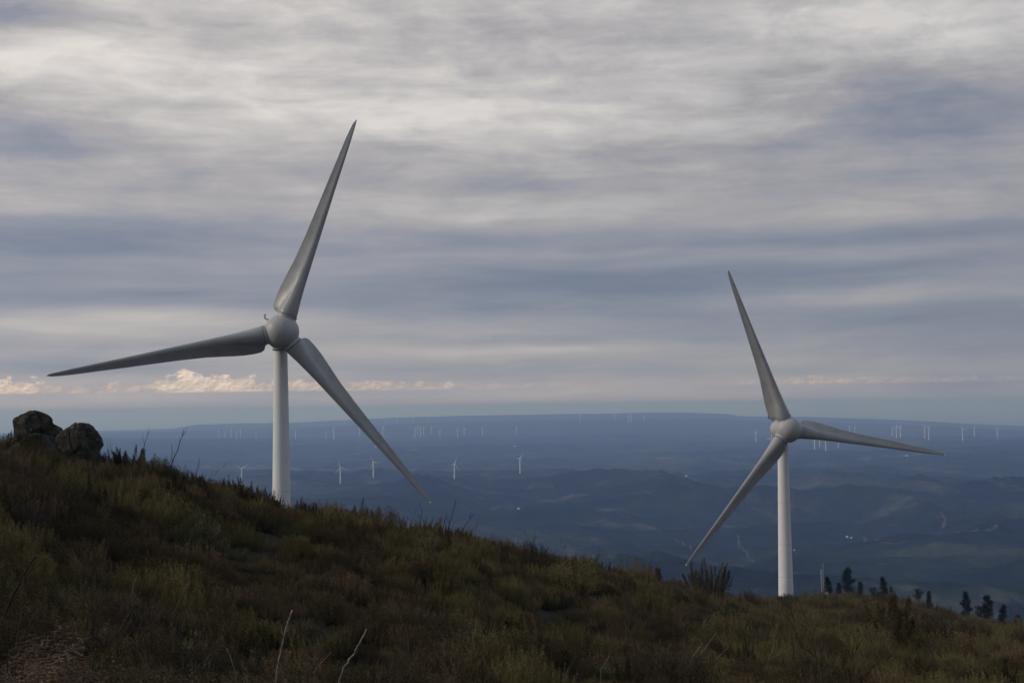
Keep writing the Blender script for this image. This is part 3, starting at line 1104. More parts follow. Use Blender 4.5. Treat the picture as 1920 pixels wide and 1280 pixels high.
def dome_set(n_st, rad, hgt, prad, K, lf, lw):
    """a rounded shrub: stems fan out from one foot into a low dome, each ending in a fluffy upturned plume"""
    V, Tn, stems = [], [], []
    for i in range(n_st):
        a = rng.uniform(0, 2 * math.pi)
        q = math.sqrt(rng.uniform(0, 1))                       # 0 centre, 1 rim
        R_ = rad * q * rng.uniform(.85, 1.1)
        H_ = hgt * math.sqrt(max(0.05, 1 - (.92 * q) ** 2)) * rng.uniform(.78, 1.15)
        tip = np.array([math.cos(a) * R_, math.sin(a) * R_, H_])
        base = np.array([math.cos(a), math.sin(a), 0]) * R_ * .35
        tt = np.linspace(0, 1, 5)
        mid = base + (tip - base) * tt[:, None] + np.array([0, 0, -1.0]) * 0 + np.array([math.cos(a), math.sin(a), 0]) * (R_ * .25 * np.sin(math.pi * tt))[:, None]
        stems.append(mid)
        t = rng.uniform(.42, 1.0, K)
        P = base + (tip - base) * t[:, None] + np.array([math.cos(a), math.sin(a), 0]) * (R_ * .25 * np.sin(math.pi * t))[:, None]
        w = prad * np.clip((1.05 - t) / .30, .15, 1) * rng.uniform(.8, 1.25)
        ang = rng.uniform(0, 2 * math.pi, K)
        rr = np.sqrt(rng.uniform(0, 1, K)) * w
        P = P + np.stack([np.cos(ang) * rr, np.sin(ang) * rr, rng.normal(0, prad * .35, K)], 1)
        D = np.stack([np.cos(ang), np.sin(ang), np.full(K, 1.1)], 1) + rng.normal(0, .45, (K, 3))
        D /= np.linalg.norm(D, axis=1)[:, None]
        V.append(leaves(P, D, rng.uniform(.6, 1.3, K) * lf, rng.uniform(.7, 1.3, K) * lw))
        Tn.append(np.repeat(np.clip(rng.uniform(0, 1) * .5 + rng.uniform(0, .5, K), 0, 1), 3))
    return np.concatenate(V), np.concatenate(Tn), stems


def stem_tris(stems, w0):
    """thin 3-sided stems"""
    V = []
    for s_ in stems:
        n = len(s_)
        for i in range(n - 1):
            wa, wb = w0 * (1 - i / n), w0 * (1 - (i + 1) / n)
            d = s_[i + 1] - s_[i]
            for ang in (0, 2.1, 4.2):
                A1 = np.array([math.cos(ang), math.sin(ang), 0])
                A2 = np.array([math.cos(ang + 2.1), math.sin(ang + 2.1), 0])
                V += [s_[i] + A1 * wa, s_[i] + A2 * wa, s_[i + 1] + A2 * wb, s_[i] + A1 * wa, s_[i + 1] + A2 * wb, s_[i + 1] + A1 * wb]
    return np.array(V)


def tri_mesh(name, groups):
    """groups: list of (verts, tone, material)"""
    v = np.concatenate([g[0] for g in groups])
    me = mesh_np(name, v, np.arange(len(v)).reshape(-1, 3))
    tone = np.concatenate([g[1] for g in groups]).astype(np.float32)
    at = me.attributes.new('tone', 'FLOAT', 'POINT')
    at.data.foreach_set('value', tone)
    idx = []
    for k, g in enumerate(groups):
        me.materials.append(g[2])
        idx += [k] * (len(g[0]) // 3)
    me.polygons.foreach_set('material_index', np.array(idx, dtype=np.int32))
    return me


PROTO = []


def add_proto(groups):
    name = 'heath_plant_%02d' % len(PROTO)
    me = tri_mesh(name, groups)
    o = bpy.data.objects.new(name, me)
    proto_col.objects.link(o)
    PROTO.append(o)


def erica(mat_, n, h0, h1, prad, K, lf, lw, rad=.5, extra=None, spread=.35, up=1.6):
    V, Tn, st = plume_set(n, rad, h0, h1, prad, K, lf, lw, spread, up)
    S = stem_tris([q[:4] for q in st], 0.0028)
    g = [(V, Tn, mat_), (S, rng.uniform(0, 1, len(S) // 3).repeat(3), M_TWIG)]
    if extra:
        g.append(extra)
    add_proto(g)


def specks(n, rad, h0, h1, size):
    P = np.stack([rng.normal(0, rad * .4, n), rng.normal(0, rad * .4, n), rng.uniform(h0, h1, n)], 1)
    D = rng.normal(size=(n, 3))
    D /= np.linalg.norm(D, axis=1)[:, None]
    V = leaves(P, D, rng.uniform(.6, 1.4, n) * size, rng.uniform(.6, 1.4, n) * size * .8)
    return (V, np.repeat(rng.uniform(0, 1, n), 3), M_PALE)


# 0-2 tall olive heath, 3-5 brown heather, 6-7 grey small-leaved, 8 dry grass, 9 bare twigs, 10-11 spired dark plumes
def dome(mat_, n, rad, hgt, prad, K, lf, lw, extra=None):
    V, Tn, st = dome_set(n, rad, hgt, prad, K, lf, lw)
    S = stem_tris([q[:4] for q in st], 0.0028)
    g = [(V, Tn, mat_), (S, rng.uniform(0, 1, len(S) // 3).repeat(3), M_TWIG)]
    if extra:
        g.append(extra)
    add_proto(g)


dome(M_OLIVE, 100, .36, .46, .026, 110, .017, .0068)
erica(M_OLIVE, 60, .24, .50, .026, 150, .017, .0062, spread=.5)
erica(M_OLIVE, 54, .26, .54, .032, 190, .018, .0066)
dome(M_BROWN, 110, .38, .36, .025, 95, .016, .0068, specks(5, .5, .22, .4, .012))
erica(M_BROWN, 66, .18, .42, .024, 120, .016, .0062, spread=.55)
dome(M_BUSH, 90, .38, .48, .036, 120, .017, .0070)
for _ in range(2):
    erica(M_GREY, 80, .14, .36, .040, 80, .017, .011, extra=specks(12, .5, .25, .42, .014), spread=.6, up=.5)
# dry grass
st = []
for i in range(190):
    a = rng.uniform(0, 6.28)
    b = np.array([math.cos(a), math.sin(a), 0]) * rng.uniform(0, .22)
    L = rng.uniform(.20, .48)
    ln = np.array([math.cos(a + rng.normal(0, .5)), math.sin(a + rng.normal(0, .5)), 0]) * L * rng.uniform(.2, .8)
    tt = np.linspace(0, 1, 6)
    st.append(b + ln * (tt ** 1.8)[:, None] + np.array([0, 0, 1]) * (L * (tt - .35 * tt ** 2))[:, None])
S = stem_tris(st, .0018)
add_proto([(S, rng.uniform(0, 1, len(S) // 3).repeat(3), M_STRAW)])
# bare twigs
st = []
for i in range(26):
    a = rng.uniform(0, 6.28)
    p = np.array([0.0, 0, 0])
    d = np.array([math.cos(a) * .8, math.sin(a) * .8, 1.0]) * rng.uniform(.04, .085)
    pts = [p]
    for k in range(5):
        d = d + rng.normal(0, .025, 3)
        p = p + d
        pts.append(p)
        if k > 0:
            for _ in range(2):
                dd = d + rng.normal(0, .05, 3)
                st.append(np.array([p, p + dd * .7, p + dd * 1.4 + rng.normal(0, .02, 3)]))
    st.append(np.array(pts))
S = stem_tris(st, .0035)
add_proto([(S, rng.uniform(0, 1, len(S) // 3).repeat(3), M_TWIG)])
for _ in range(2):
    erica(M_BUSH, 18, .40, .85, .050, 420, .030, .011, rad=.6, spread=.22)

# scatter
def scatter():
    A0, A1 = R(-30), R(30)

    def batch(r0, r1, grow, base_sp):
        # jittered by rejection: uniform per square metre at the densest wanted spacing, thinned with distance
        smin = base_sp * max(r0 / 9.0, 1) ** grow
        n_ = int((A1 - A0) / 2 * (r1 ** 2 - r0 ** 2) / smin ** 2)
        a = rng.uniform(A0, A1, n_)
        r = np.sqrt(rng.uniform(r0 ** 2, r1 ** 2, n_))
        sp = base_sp * np.maximum(r / 9.0, 1) ** grow
        D = ip(CDIST, a)
        past = np.clip((r - D * 1.12 - 5) / (D * .2), 0, 1)
        keep = rng.uniform(0, 1, n_) < (smin / sp) ** 2 * (1 - 0.96 * past)
        # bare ground round the boulder pile
        a_p = (a > px_azT(10, 800)[0]) & (a < px_azT(196, 840)[0]) & (r > 39.6) & (r < 43.0)
        keep &= ~(a_p & (rng.uniform(0, 1, n_) < .75))
        b_p = (a < px_azT(170, 1200)[0]) & (r < 9.2)
        keep &= ~(b_p & (rng.uniform(0, 1, n_) < .6))
        return a[keep], r[keep]
    B = [batch(3.2, 12, .3, .29), batch(12, 30, .5, .30), batch(30, 80, .55, .31), batch(80, 560, .42, .36)]
    a = np.concatenate([b[0] for b in B])
    r = np.concatenate([b[1] for b in B])
    print('heath plants', len(a))
    z = z_land(a, r)
    x, y = r * np.sin(a), r * np.cos(a)
    n = len(a)
    D_ = ip(CDIST, a)
    kindn = fbm(x / 4.0 + 40, y / 6.0, 3, 31)
    kind2 = fbm(x / 1.6, y / 2.2 + 9, 2, 57)
    hump = fbm(x / 2.6 + 3, y / 2.6, 2, 77)
    u = rng.uniform(0, 1, n)
    id_ = np.where(kindn + (u - .5) * .22 < .50, rng.integers(0, 3, n), rng.integers(3, 6, n))
    id_ = np.where((kind2 > .63) & (u < .38), rng.integers(6, 8, n), id_)
    u2 = rng.uniform(0, 1, n)
    id_ = np.where(u2 < .012, 8, id_)
    id_ = np.where((u2 > .035) & (u2 < .055), 9, id_)
    nearc = np.exp(-((r - D_) / (.16 * D_)) ** 2) * (D_ < 160)
    id_ = np.where((u2 > .075) & (u2 < .085 + .16 * nearc * .55 * (kind2 > .46)) & (r > 16), rng.integers(10, 12, n), id_)
    hump2 = fbm(x / 1.1 + 3, y / 1.5, 2, 177)
    s_ = np.minimum(np.maximum(r / 9.0, 1) ** 0.33, 2.6) * rng.uniform(.65, 1.15, n) * np.clip(.34 + 1.0 * hump + .8 * (hump2 - .45), .50, 1.6)
    s_ = np.where(id_ == 8, s_ * .8, s_)
    s_ = np.where((r > 50) & (rng.uniform(0, 1, n) < .07), s_ * rng.uniform(1.3, 2.1, n), s_)
    s_ = s_ * .85
    s_ = np.where(id_ >= 10, np.minimum(s_, 1.15 * np.maximum(1, D_ / 60) ** .5), s_)
    me = bpy.data.meshes.new('heath')
    me.vertices.add(n)
    me.vertices.foreach_set('co', np.stack([x, y, z - .03], 1).astype(np.float32).ravel())
    for nm, ty, arr in (('rot', 'FLOAT_VECTOR', np.stack([rng.normal(0, .10, n), rng.normal(0, .10, n), rng.uniform(0, 6.28, n)], 1).ravel()),
                        ('scl', 'FLOAT', s_), ('idx', 'INT', id_)):
        at = me.attributes.new(nm, ty, 'POINT')
        at.data.foreach_set('vector' if ty == 'FLOAT_VECTOR' else 'value', arr.astype(np.int32 if ty == 'INT' else np.float32))
    me.update()
    o = bpy.data.objects.new('heath', me)
    COL.objects.link(o)
    ng = bpy.data.node_groups.new('heath_instances', 'GeometryNodeTree')
    ng.interface.new_socket('Geometry', in_out='INPUT', socket_type='NodeSocketGeometry')
    ng.interface.new_socket('Geometry', in_out='OUTPUT', socket_type='NodeSocketGeometry')
    gi, go = ng.nodes.new('NodeGroupInput'), ng.nodes.new('NodeGroupOutput')
    ci = ng.nodes.new('GeometryNodeCollectionInfo')
    ci.inputs['Collection'].default_value = proto_col
    ci.inputs['Separate Children'].default_value = True
    ci.inputs['Reset Children'].default_value = True
    iop = ng.nodes.new('GeometryNodeInstanceOnPoints')
    iop.inputs['Pick Instance'].default_value = True

    def na(name, dt):
        q = ng.nodes.new('GeometryNodeInputNamedAttribute')
        q.data_type = dt
        q.inputs['Name'].default_value = name
        return [x for x in q.outputs if x.enabled and x.name == 'Attribute'][0]
    ng.links.new(gi.outputs[0], iop.inputs['Points'])
    ng.links.new(ci.outputs[0], iop.inputs['Instance'])
    ng.links.new(na('idx', 'INT'), iop.inputs['Instance Index'])
    ng.links.new(na('rot', 'FLOAT_VECTOR'), iop.inputs['Rotation'])
    ng.links.new(na('scl', 'FLOAT'), iop.inputs['Scale'])
    ng.links.new(iop.outputs[0], go.inputs[0])
    md = o.modifiers.new('instances', 'NODES')
    md.node_group = ng
    tag(o, 'dense olive and brown heather covering the whole near hillside', 'heath', kind='stuff')


scatter()


# ------------------------------------------------------------------ single bushes on the skyline
def bush(px, py_base, r, h, w, n, prad, label, mat_=M_BUSH, K=300, spread=.5, name='heath_bush'):
    a, T = px_azT(px, py_base)
    g = ground(a, r)
    root = empty(name, g, random.uniform(0, 6))
    V, Tn, st = plume_set(n, w, h * .55, h, prad * 1.15, int(K * 1.7), .036 * max(1, r / 45), .013 * max(1, r / 45), spread)
    link('foliage', tri_mesh('bush_foliage', [(V, Tn, mat_)]), None, root, False)
    S = stem_tris(st, 0.010)
    link('stems', tri_mesh('bush_stems', [(S, rng.uniform(0, 1, len(S) // 3).repeat(3), M_TWIG)]), None, root, False)
    tag(root, label, 'bush', 'taller bushes standing out of the heath')


for args in [
    (242, 860, 44, 1.05, .55, 26, .07, 'dark leafy bush on the crest just right of the boulders'),
    (440, 915, 47, .90, .45, 18, .055, 'spiky bush under the Y-shaped distant turbine'),
    (575, 950, 50, .80, .55, 22, .06, 'spiky heather bush just right of the foot of the big left tower'),
    (640, 962, 51, .75, .45, 18, .06, 'low spired bush on the crest under the first distant turbine right of the tower'),
    (672, 968, 52, 1.15, .28, 9, .07, 'narrow tall spired bush on the crest, tallest right of the big left tower'),
    (704, 980, 53, .95, .30, 12, .065, 'dark spired bush where the crest steps down, left of the big blade tip'),
    (515, 940, 49, .55, .35, 12, .05, 'low heather clump in front of the big left tower foot'),
    (1323, 1116, 140, 4.6, 2.8, 52, .19, 'big dark spired bush on the crest under the tip of the big right rotor'),
    (1222, 1096, 120, 2.2, .9, 18, .16, 'small dark round bush on the crest left of the big spired bush'),
    (1475, 1120, 110, 1.0, .55, 16, .09, 'spiky heather sprig standing in front of the foot of the big right tower'),
    (1085, 1062, 84, 1.2, .7, 20, .10, 'rounded olive bush on the crest between the two big turbines, left of two'),
    (1120, 1066, 86, 1.0, .6, 18, .10, 'rounded olive bush on the crest between the two big turbines, right of two'),
    (900, 1010, 64, .8, .5, 16, .06, 'low spiky bush on the crest among the bare dark twigs'),
    (370, 905, 46, .75, .35, 12, .05, 'small spired bush on the crest right of the leaning bare branch'),
]:
    bush(*args)


# ------------------------------------------------------------------ dead branches
def branch(pts, r, thick, label, twigs=4, matl=M_DEAD, name='dead_branch', off=0.0, tw_len=.25, group='bare dead branches'):
    """pts: sight-line points from root to tip, all near distance r"""
    a0, T0 = px_azT(*pts[0])
    if r < 40:
        r = hit_veg(*pts[0]) or r
    g = ground(a0, r)
    root = MB()
    P = []
    for i, (px, py) in enumerate(pts):
        p = px_at(px, py, r * math.cos(a0) + off * i)
        P.append(p)
    if P[0].z > g.z - .05:
        P.insert(0, Vector((P[0].x, P[0].y, g.z - .1)))
    # refine with a little wobble
    Q = []
    for i in range(len(P) - 1):
        for k in range(5):
            t = k / 5
            q = P[i].lerp(P[i + 1], t)
            if not (i == 0 and k == 0):
                q = q + Vector((random.gauss(0, 1), random.gauss(0, 1), random.gauss(0, 1))) * thick * .30
            Q.append(q)
    Q.append(P[-1])
    n = len(Q)
    base = Q[0].copy()
    Q = [q - base for q in Q]
    rad = [thick * (1 - .62 * i / n) * random.uniform(.88, 1.12) for i in range(n)]
    root.tube(Q, rad, 8)
    for k in range(twigs):
        i = random.randrange(int(n * .35), n - 1)
        d = (Q[i + 1] - Q[i]).normalized()
        s_ = Vector((random.choice((-1, 1)) * random.uniform(.4, 1), random.gauss(0, .4), random.uniform(.2, .8)))
        L = tw_len * random.uniform(.5, 1.2)
        e = Q[i] + (d * .6 + s_ * .7).normalized() * L * .5
        e2 = e + (d + s_ * .3).normalized() * L * .5
        root.tube([Q[i], e, e2], [rad[i] * .55, rad[i] * .4, rad[i] * .2], 6)
    o = root.build(name, matl)
    o.location = base
    tag(o, label, 'dead branch', group)


branch([(518, 1290), (523, 1235), (531, 1200), (541, 1165), (548, 1143)], 9.0, .014, 'thick bleached stick rising at the bottom edge, left of two, with a short side stub', 2, tw_len=.09)
branch([(634, 1290), (645, 1250), (662, 1228), (674, 1205), (687, 1178)], 9.2, .013, 'thick bleached stick leaning right at the bottom edge, right of two', 0)
branch([(590, 1258), (605, 1238), (621, 1222)], 9.6, .006, 'short thin pale stick between the two thick bleached ones', 0)
branch([(444, 1285), (441, 1260), (434, 1235), (425, 1215)], 8.8, .007, 'thin pale stem at the bottom left of the thick bleached stick', 0)
branch([(318, 880), (325, 862), (335, 838), (345, 805)], 44, .020, 'bare leaning branch sticking up from the crest right of the boulders', 3, M_TWIG, tw_len=.3)
branch([(322, 880), (323, 850), (322, 832)], 44.5, .014, 'short bare twig beside the leaning bare branch', 1, M_TWIG, tw_len=.2)
branch([(268, 850), (272, 828), (280, 808)], 43.5, .012, 'thin bare twig above the dark leafy bush', 3, M_TWIG, tw_len=.35)
branch([(368, 890), (372, 870), (374, 858)], 45.5, .012, 'thin bare twig on the crest left of the Y-shaped turbine', 2, M_TWIG, tw_len=.2)
branch([(838, 1002), (846, 972), (855, 935)], 60, .022, 'bare dark twig rising below the big lower blade tip, tallest of the bunch', 3, M_TWIG, tw_len=.6)
branch([(828, 1002), (834, 975), (838, 962)], 60.5, .018, 'bare dark twig left of the tallest one below the big blade tip', 2, M_TWIG, tw_len=.4)
branch([(862, 1005), (872, 985), (888, 963)], 61, .020, 'bare dark twig leaning right below the big blade tip', 2, M_TWIG, tw_len=.4)
branch([(788, 995), (789, 975), (791, 950)], 58, .018, 'thin bare twig straight under the big blade tip', 1, M_TWIG, tw_len=.3)
branch([(768, 990), (775, 978), (762, 970)], 57, .014, 'short crooked bare twig left of the big blade tip', 1, M_TWIG, tw_len=.3)
branch([(992, 1045), (998, 1022), (1007, 1003)], 74, .022, 'bare forked twig on the crest near the picture centre', 4, M_TWIG, tw_len=.6)
branch([(1018, 1052), (1021, 1040), (1024, 1028)], 75, .018, 'small bare twig right of the forked one near the picture centre', 2, M_TWIG, tw_len=.4)
branch([(1058, 1120), (1075, 1100), (1095, 1085), (1118, 1062)], 60, .030, 'pale fallen branch slanting up the slope right of the picture centre', 5, tw_len=.7)
branch([(1006, 1070), (1014, 1058), (1022, 1046)], 62, .024, 'short pale branch on the slope left of the slanting fallen one', 2, tw_len=.5)
branch([(1292, 1238), (1305, 1222), (1318, 1205)], 24, .010, 'thin pale stick low on the right slope, left of several', 1, M_DEAD, tw_len=.15)
branch([(1300, 1238), (1322, 1215), (1345, 1182)], 23, .012, 'long thin pale stick slanting on the right slope', 1, M_DEAD, tw_len=.2)
branch([(1342, 1236), (1353, 1225), (1366, 1212)], 22.5, .009, 'small pale stick on the right slope below the long slanting one', 1, M_DEAD, tw_len=.15)
branch([(1268, 1200), (1280, 1182), (1293, 1166)], 27, .012, 'dark stick leaning right on the slope left of the long slanting one', 1, M_TWIG, tw_len=.2)
branch([(1291, 1198), (1303, 1184), (1316, 1170)], 27.5, .012, 'dark stick on the slope, parallel neighbour of the leaning dark one', 1, M_TWIG, tw_len=.2)
branch([(1440, 1237), (1449, 1218), (1452, 1182)], 19, .010, 'pale bent stem at lower right below the big right tower', 0, M_DEAD)
branch([(1440, 1237), (1456, 1229), (1476, 1218)], 18.8, .008, 'pale stem lying to the right from the bent stem below the tower', 1, M_DEAD, tw_len=.12)
branch([(1405, 1237), (1408, 1222), (1412, 1205)], 19.5, .007, 'thin curved stem left of the bent pale stem', 1, M_DEAD, tw_len=.12)
branch([(1126, 1255), (1134, 1244), (1142, 1228)], 17, .009, 'short pale twig in the dark hollow below the slanting fallen branch', 0, M_DEAD)
branch([(8, 1150), (24, 1118), (46, 1072), (68, 1042)], 12.5, .014, 'dark charred stem leaning in the shade at the far left', 0, M_TWIG)
branch([(370, 1205), (385, 1182), (398, 1160)], 13, .008, 'thin dark stick with a pale end left of the picture middle', 0, M_TWIG)
branch([(250, 1102), (252, 1092), (257, 1081)], 17, .012, 'short pale broken stub in the heath at left', 0, M_DEAD)
branch([(628, 1105), (629, 1092), (630, 1080)], 20, .009, 'thin upright pale twig in the middle of the slope', 0, M_DEAD)

# ------------------------------------------------------------------ dry bracken at the lower left
M_FERN = foliage_mat('dry_bracken', (0.05, 0.032, 0.020), (0.11, 0.070, 0.044), (0.20, 0.14, 0.09), 1.5)


def bracken_proto():
    V, st = [], []
    for i in range(7):
        a = i * 0.9 + rng.uniform(-.3, .3)
        L = rng.uniform(.35, .6)
        t = np.linspace(0, 1, 12)
        dirh = np.array([math.cos(a), math.sin(a), 0])
        spine = dirh * (L * .55 * t ** 1.4)[:, None] + np.array([0, 0, 1]) * (L * (1.25 * t - .40 * t ** 2))[:, None]
        st.append(spine)
        side = np.array([-math.sin(a), math.cos(a), 0])
        for k in range(3, 12):
            for sgn in (-1, 1):
                pl_ = L * .30 * math.sin(math.pi * min(1, (1.05 - t[k]) * .8 + .1))
                d = side * sgn * .9 + dirh * .4 + np.array([0, 0, rng.uniform(-.35, .1)])
                d /= np.linalg.norm(d)
                m_ = 12
                tt = np.linspace(.08, 1, m_)
                P = spine[k] + d * (pl_ * tt)[:, None]
                for s2 in (-1, 1):
                    D = dirh * s2 * .8 + d * .6 + rng.normal(0, .25, (m_, 3))
                    D /= np.linalg.norm(D, axis=1)[:, None]
                    V.append(leaves(P, D, (1.1 - tt) * pl_ * .36 + .004, np.full(m_, .007)))
                st.append(np.array([spine[k], spine[k] + d * pl_]))
    V = np.concatenate(V)
    S = stem_tris(st, .0035)
    return (tri_mesh('fronds', [(V, rng.uniform(0, 1, len(V) // 3).repeat(3), M_FERN)]),
            tri_mesh('fern_stems', [(S, rng.uniform(0, 1, len(S) // 3).repeat(3), M_FERN)]))


FB = bracken_proto()
FERN = [(20, 1235, 8.6, 1.2, 'dry pinkish bracken frond plant in the bottom left corner, nearest the picture edge'),
        (62, 1255, 8.2, 1.1, 'dry pinkish bracken at the bottom left, second from the picture edge'),
        (100, 1230, 8.8, 1.0, 'dry bracken with pale stalks at the bottom left, third from the picture edge'),
        (130, 1262, 8.1, 1.0, 'tan dry bracken at the very bottom left, fourth from the picture edge'),
        (158, 1245, 8.7, .8, 'small dry bracken rightmost of the bottom left patch'),
        (35, 1280, 7.7, 1.2, 'large dry bracken cut by the bottom picture edge at the left corner'),
        (455, 1275, 8.3, .7, 'small reddish dry fern at the bottom edge left of the thick bleached stick')]
fr = None
for i, (px, py, r, sc, lab) in enumerate(FERN):
    a, T = px_azT(px, py)
    if fr is None:
        fr = empty('dry_bracken')
        link('fronds', FB[0], None, fr, False)
        link('stalks', FB[1], None, fr, False)
        o = fr
    else:
        o = copy_tree(fr)
    r = hit_veg(px, min(py, 1275), k=.9) or r
    g = ground(a, r)
    o.location = (g.x, g.y, g.z + .05)
    o.rotation_euler = (0, 0, i * 1.3)
    o.scale = (sc * .95,) * 3
    tag(o, lab, 'fern', 'dry bracken plants at the bottom edge')


# ------------------------------------------------------------------ boulders
def ico(sub):
    import bmesh
    bm = bmesh.new()
    bmesh.ops.create_icosphere(bm, subdivisions=sub, radius=1.0)
    me = bpy.data.meshes.new('boulder')
    bm.to_mesh(me)
    bm.free()
    return me


def n3(P, s_, seed):
    return (fbm(P[:, 0] * s_ + P[:, 2] * s_ * .7, P[:, 1] * s_ - P[:, 2] * s_ * .5 + 20, 4, seed) - .5) * 2


def boulder(center, size, seed, label, rz=0.0, tilt=0.0, cuts=9, name='boulder', cat='boulder', sub=6, group='lichened boulders on the crest', skirt=.45):
    me = ico(sub)
    n = len(me.vertices)
    P = np.zeros(n * 3, dtype=np.float32)
    me.vertices.foreach_get('co', P)
    P = P.reshape(-1, 3).astype(float)
    rg = np.random.default_rng(seed)
    for _ in range(cuts):
        d = rg.normal(size=3)
        d /= np.linalg.norm(d)
        lim = rg.uniform(.55, .85)
        dd = P @ d
        P = P - np.outer(np.clip(dd - lim, 0, None) * .93, d)
    P[:, :2] *= (1 + skirt * np.clip(.25 - P[:, 2], 0, 1.0))[:, None]
    nr = P / np.linalg.norm(P, axis=1)[:, None]
    P = P * (1 + .10 * n3(P, 1.6, seed) + .06 * n3(P, 4.0, seed + 3) + .025 * n3(P, 11.0, seed + 5))[:, None]
    # cracks
    cr = np.abs(n3(P, 1.9, seed + 9))
    P = P - nr * (.09 * np.exp(-(cr / .035) ** 2))[:, None]
    P = P * np.array(size)
    me.vertices.foreach_set('co', P.astype(np.float32).ravel())
    me.update()
    o = link(name, me, M_ROCK)
    o.location = center
    o.rotation_euler = (0, tilt, rz)
    tag(o, label, cat, group)
    return o


def sp_at(px, py, r):
    return px_at(px, py, r)


boulder(sp_at(62, 803, 42), (.62, .6, .52), 12, 'rounded dark boulder at the top of the pile on the left crest', .3, .05, 8)
boulder(sp_at(94, 806, 42.4), (.30, .5, .36), 18, 'small boulder leaning on the right flank of the topmost one', .9, .1, 8)
boulder(sp_at(143, 856, 41.5), (.74, .75, .98), 5, 'large tilted boulder on the right side of the pile on the left crest', .2, .25, 10)
boulder(sp_at(75, 856, 41.2), (1.0, .7, .66), 33, 'low broad slab under the topmost boulder of the pile', .1, .12, 9)
boulder(sp_at(172, 872, 41.4), (.42, .5, .5), 57, 'low dark stone tucked under the right end of the boulder pile', .2, .2, 8)
boulder(sp_at(116, 885, 40.6), (.7, .5, .42), 41, 'low pale streaked stone at the foot of the large tilted boulder', .4, .3, 9)

for (px, py, r, sz, lab) in [(1512, 1102, 400, 1.4, 'flat pale stone right of the foot of the big right tower'),
                             (1502, 1106, 380, .7, 'small pale stone between the big right tower and the flat pale stone'),
                             (1433, 1103, 380, .6, 'small white stone on the crest left of the big right tower'),
                             (1712, 1130, 300, .6, 'small white stone on the slope under the row of pines')]:
    a, T = px_azT(px, py)
    g = ground(a, r)
    M_ = boulder(g + Vector((0, 0, sz * .35)), (sz, sz * .7, sz * .45), int(px), lab, .3, 0, 8, 'pale_stone', 'stone', 4, 'pale stones on the far slope')
    M_.data.materials.clear()
    M_.data.materials.append(M_GALV if False else M_DEAD)

# ------------------------------------------------------------------ pines on the right-hand slope
def pine_proto(kind, seed):
    rg = np.random.default_rng(seed)
    H = 6.0
    root = empty('pine_tree')
    tr = MB()
    lean = rg.normal(0, .12, 2)
    spine = [Vector((lean[0] * t * t, lean[1] * t * t, H * .97 * t)) for t in np.linspace(0, 1, 9)]
    spine[0].z = -.5
    tr.tube(spine, [.13 * (1 - .85 * t) + .012 for t in np.linspace(0, 1, 9)], 8)
    V = []
    zs = np.arange(H * (.16 if kind != 2 else .42), H * .99, .22)
    for z in zs:
        t = z / H
        if kind == 0:
            rad = 1.05 * (1.02 - t) ** .55 * (.55 + .45 * min(1, (t - .05) * 3))
        elif kind == 1:
            rad = .75 * (1.02 - t) ** .7 + .12
        else:
            rad = 1.1 * math.sin(math.pi * min(1, (t - .38) / .68)) ** .6 + .1
        for k in range(rg.integers(3, 6)):
            if rg.uniform() < .14:
                continue
            a = rg.uniform(0, 6.28)
            L = rad * rg.uniform(.35, 1.2)
            c0 = Vector((lean[0] * t * t, lean[1] * t * t, z + rg.uniform(-.2, .2)))
            d = Vector((math.cos(a), math.sin(a), rg.uniform(.1, 1.0)))
            e = c0 + d * L
            tr.tube([c0, c0.lerp(e, .5) + Vector((0, 0, -.04)), e], [.028, .018, .008], 4)
            for q in (0.45, .75, 1.0):
                n = 85
                c = np.array(c0.lerp(e, q))
                P = c + rg.normal(0, .13, (n, 3)) * np.array([.8, .8, 1.35])
                D = rg.normal(0, 1, (n, 3)) + np.array([d.x, d.y, 1.0])
                D /= np.linalg.norm(D, axis=1)[:, None]
                V.append(leaves(P, D, rg.uniform(.10, .22, n), rg.uniform(.018, .035, n)))
    tr.build('trunk', M_BARK, root)
    V = np.concatenate(V)
    link('crown', tri_mesh('crown', [(V, rg.uniform(0, 1, len(V) // 3).repeat(3), M_PINE)]), None, root, False)
    return root


pines = [pine_proto(0, 1), pine_proto(1, 2), pine_proto(2, 3), pine_proto(0, 4)]
used = set()
PT = [(1590, 1060, 1106, 3, 430, 1.15, 'tallest bushy pine on the far slope right of the lattice mast'),
      (1553, 1080, 1108, 1, 400, 1.2, 'small dark pine right beside the lattice mast'),
      (1573, 1090, 1108, 0, 410, 1.1, 'very small pine between the lattice mast and the tallest bushy pine'),
      (1613, 1088, 1108, 0, 440, 1.1, 'low round pine just right of the tallest bushy pine'),
      (1657, 1079, 1116, 1, 400, 1.1, 'narrow dark pine standing alone halfway down the far slope'),
      (1650, 1108, 1128, 0, 330, 1.6, 'dark spreading low pine in front of the narrow lone pine'),
      (1721, 1102, 1128, 2, 420, 1.0, 'small open-crowned pine on the slope, left of a close pair'),
      (1742, 1106, 1136, 1, 410, 1.0, 'small narrow pine on the slope, right of a close pair'),
      (1812, 1105, 1156, 3, 380, 1.0, 'large ragged pine near the right picture edge, left of two big ones'),
      (1852, 1112, 1162, 0, 370, 1.1, 'large round-headed pine near the right picture edge, right of two big ones'),
      (1836, 1134, 1160, 2, 372, 1.0, 'small thin pine squeezed between the two large ones'),
      (1881, 1132, 1168, 1, 370, 1.3, 'dark pointed pine right of the two large ones'),
      (1908, 1150, 1176, 0, 360, 1.3, 'dark low pine at the right picture edge'),
      (1638, 1100, 1112, 2, 450, 1.2, 'tiny pine left of the narrow lone pine')]
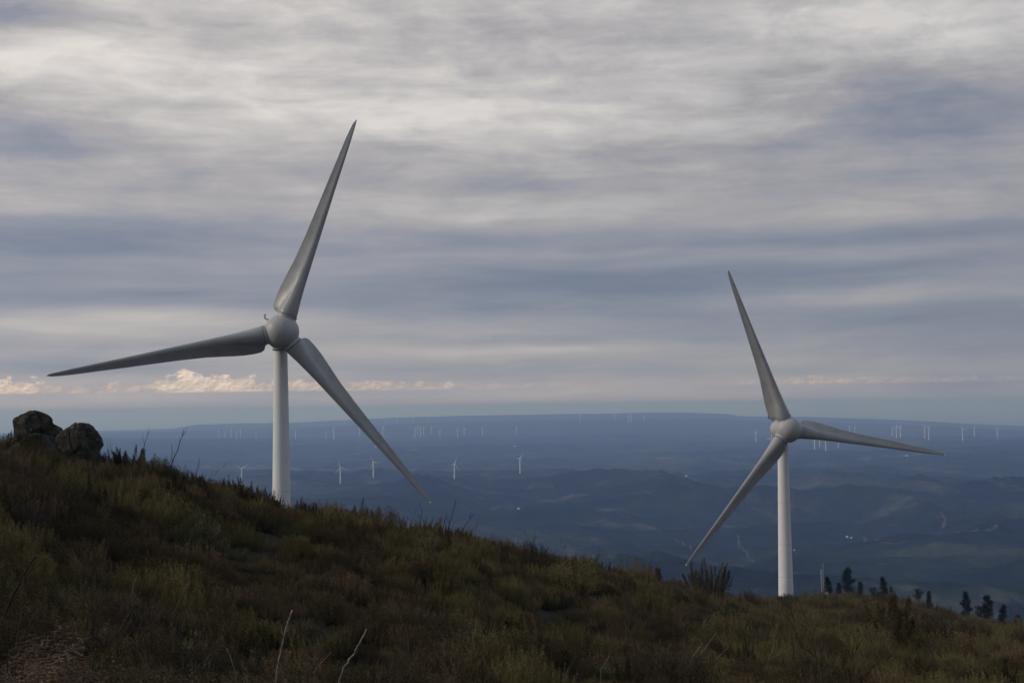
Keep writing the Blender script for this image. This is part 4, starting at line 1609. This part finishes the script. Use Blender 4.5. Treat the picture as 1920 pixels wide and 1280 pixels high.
for (px, ty, by, k, r, wsc, lab) in PT:
    if k in used:
        o = copy_tree(pines[k])
    else:
        o = pines[k]
        used.add(k)
    a, T = px_azT(px, by)
    g = ground(a, r)
    topz = px_azT(px, ty)[1] * r
    Hh = max(2.0, (topz - g.z) * .93)
    o.location = g
    s_ = Hh / 6.0
    o.scale = (s_ * wsc * 1.4, s_ * wsc * 1.4, s_)
    o.rotation_euler = (0, 0, random.uniform(0, 6.28))
    tag(o, lab, 'pine tree', 'pines on the far slope')
    print('pine', px, round(Hh, 1))

# ------------------------------------------------------------------ lattice mast
am, Tm_ = px_azT(1542, 1128)
rm_ = 330.0
gm_ = ground(am, rm_)
mast = empty('lattice_mast', gm_, .35)
topm = px_azT(1542, 1067)[1] * rm_ - gm_.z
legs = [Vector((math.cos(q) * .33, math.sin(q) * .33, 0)) for q in (R(90), R(210), R(330))]
for L_ in legs:
    b = MB()
    b.tube([L_ + Vector((0, 0, -.6)), L_ + Vector((0, 0, topm))], .032, 8)
    b.build('leg', M_GALV, mast)
b = MB()
nz = 14
for i in range(nz):
    z0, z1 = topm * i / nz, topm * (i + 1) / nz
    for k in range(3):
        A1, B1 = legs[k], legs[(k + 1) % 3]
        b.tube([A1 + Vector((0, 0, z0)), B1 + Vector((0, 0, z1))], .011, 5)
        b.tube([A1 + Vector((0, 0, z1)), B1 + Vector((0, 0, z1))], .011, 5)
b.build('lattice', M_GALV, mast)
b = MB()
b.tube([legs[2] + Vector((0, 0, topm - .8)), legs[2] + Vector((0, 0, topm + 1.5))], .035, 6)
b.build('whip_antenna', M_GALV, mast)
b = MB()
b.lathe([(0, .25), (.25, .22), (.45, .1), (.52, -.06), (.50, -.06), (.42, .06), (.22, .16), (0, .19)], 24, (.85, -.3, 1.7), 'Y')
dsh = b.build('dish', M_FARW, mast)
b = MB()
b.tube([(.42, -.1, 1.7), (.85, -.05, 1.7)], .04, 6)
b.build('bracket', M_GALV, dsh)
tag(mast, 'slim white lattice mast with a small round dish beside the big right tower', 'radio mast')
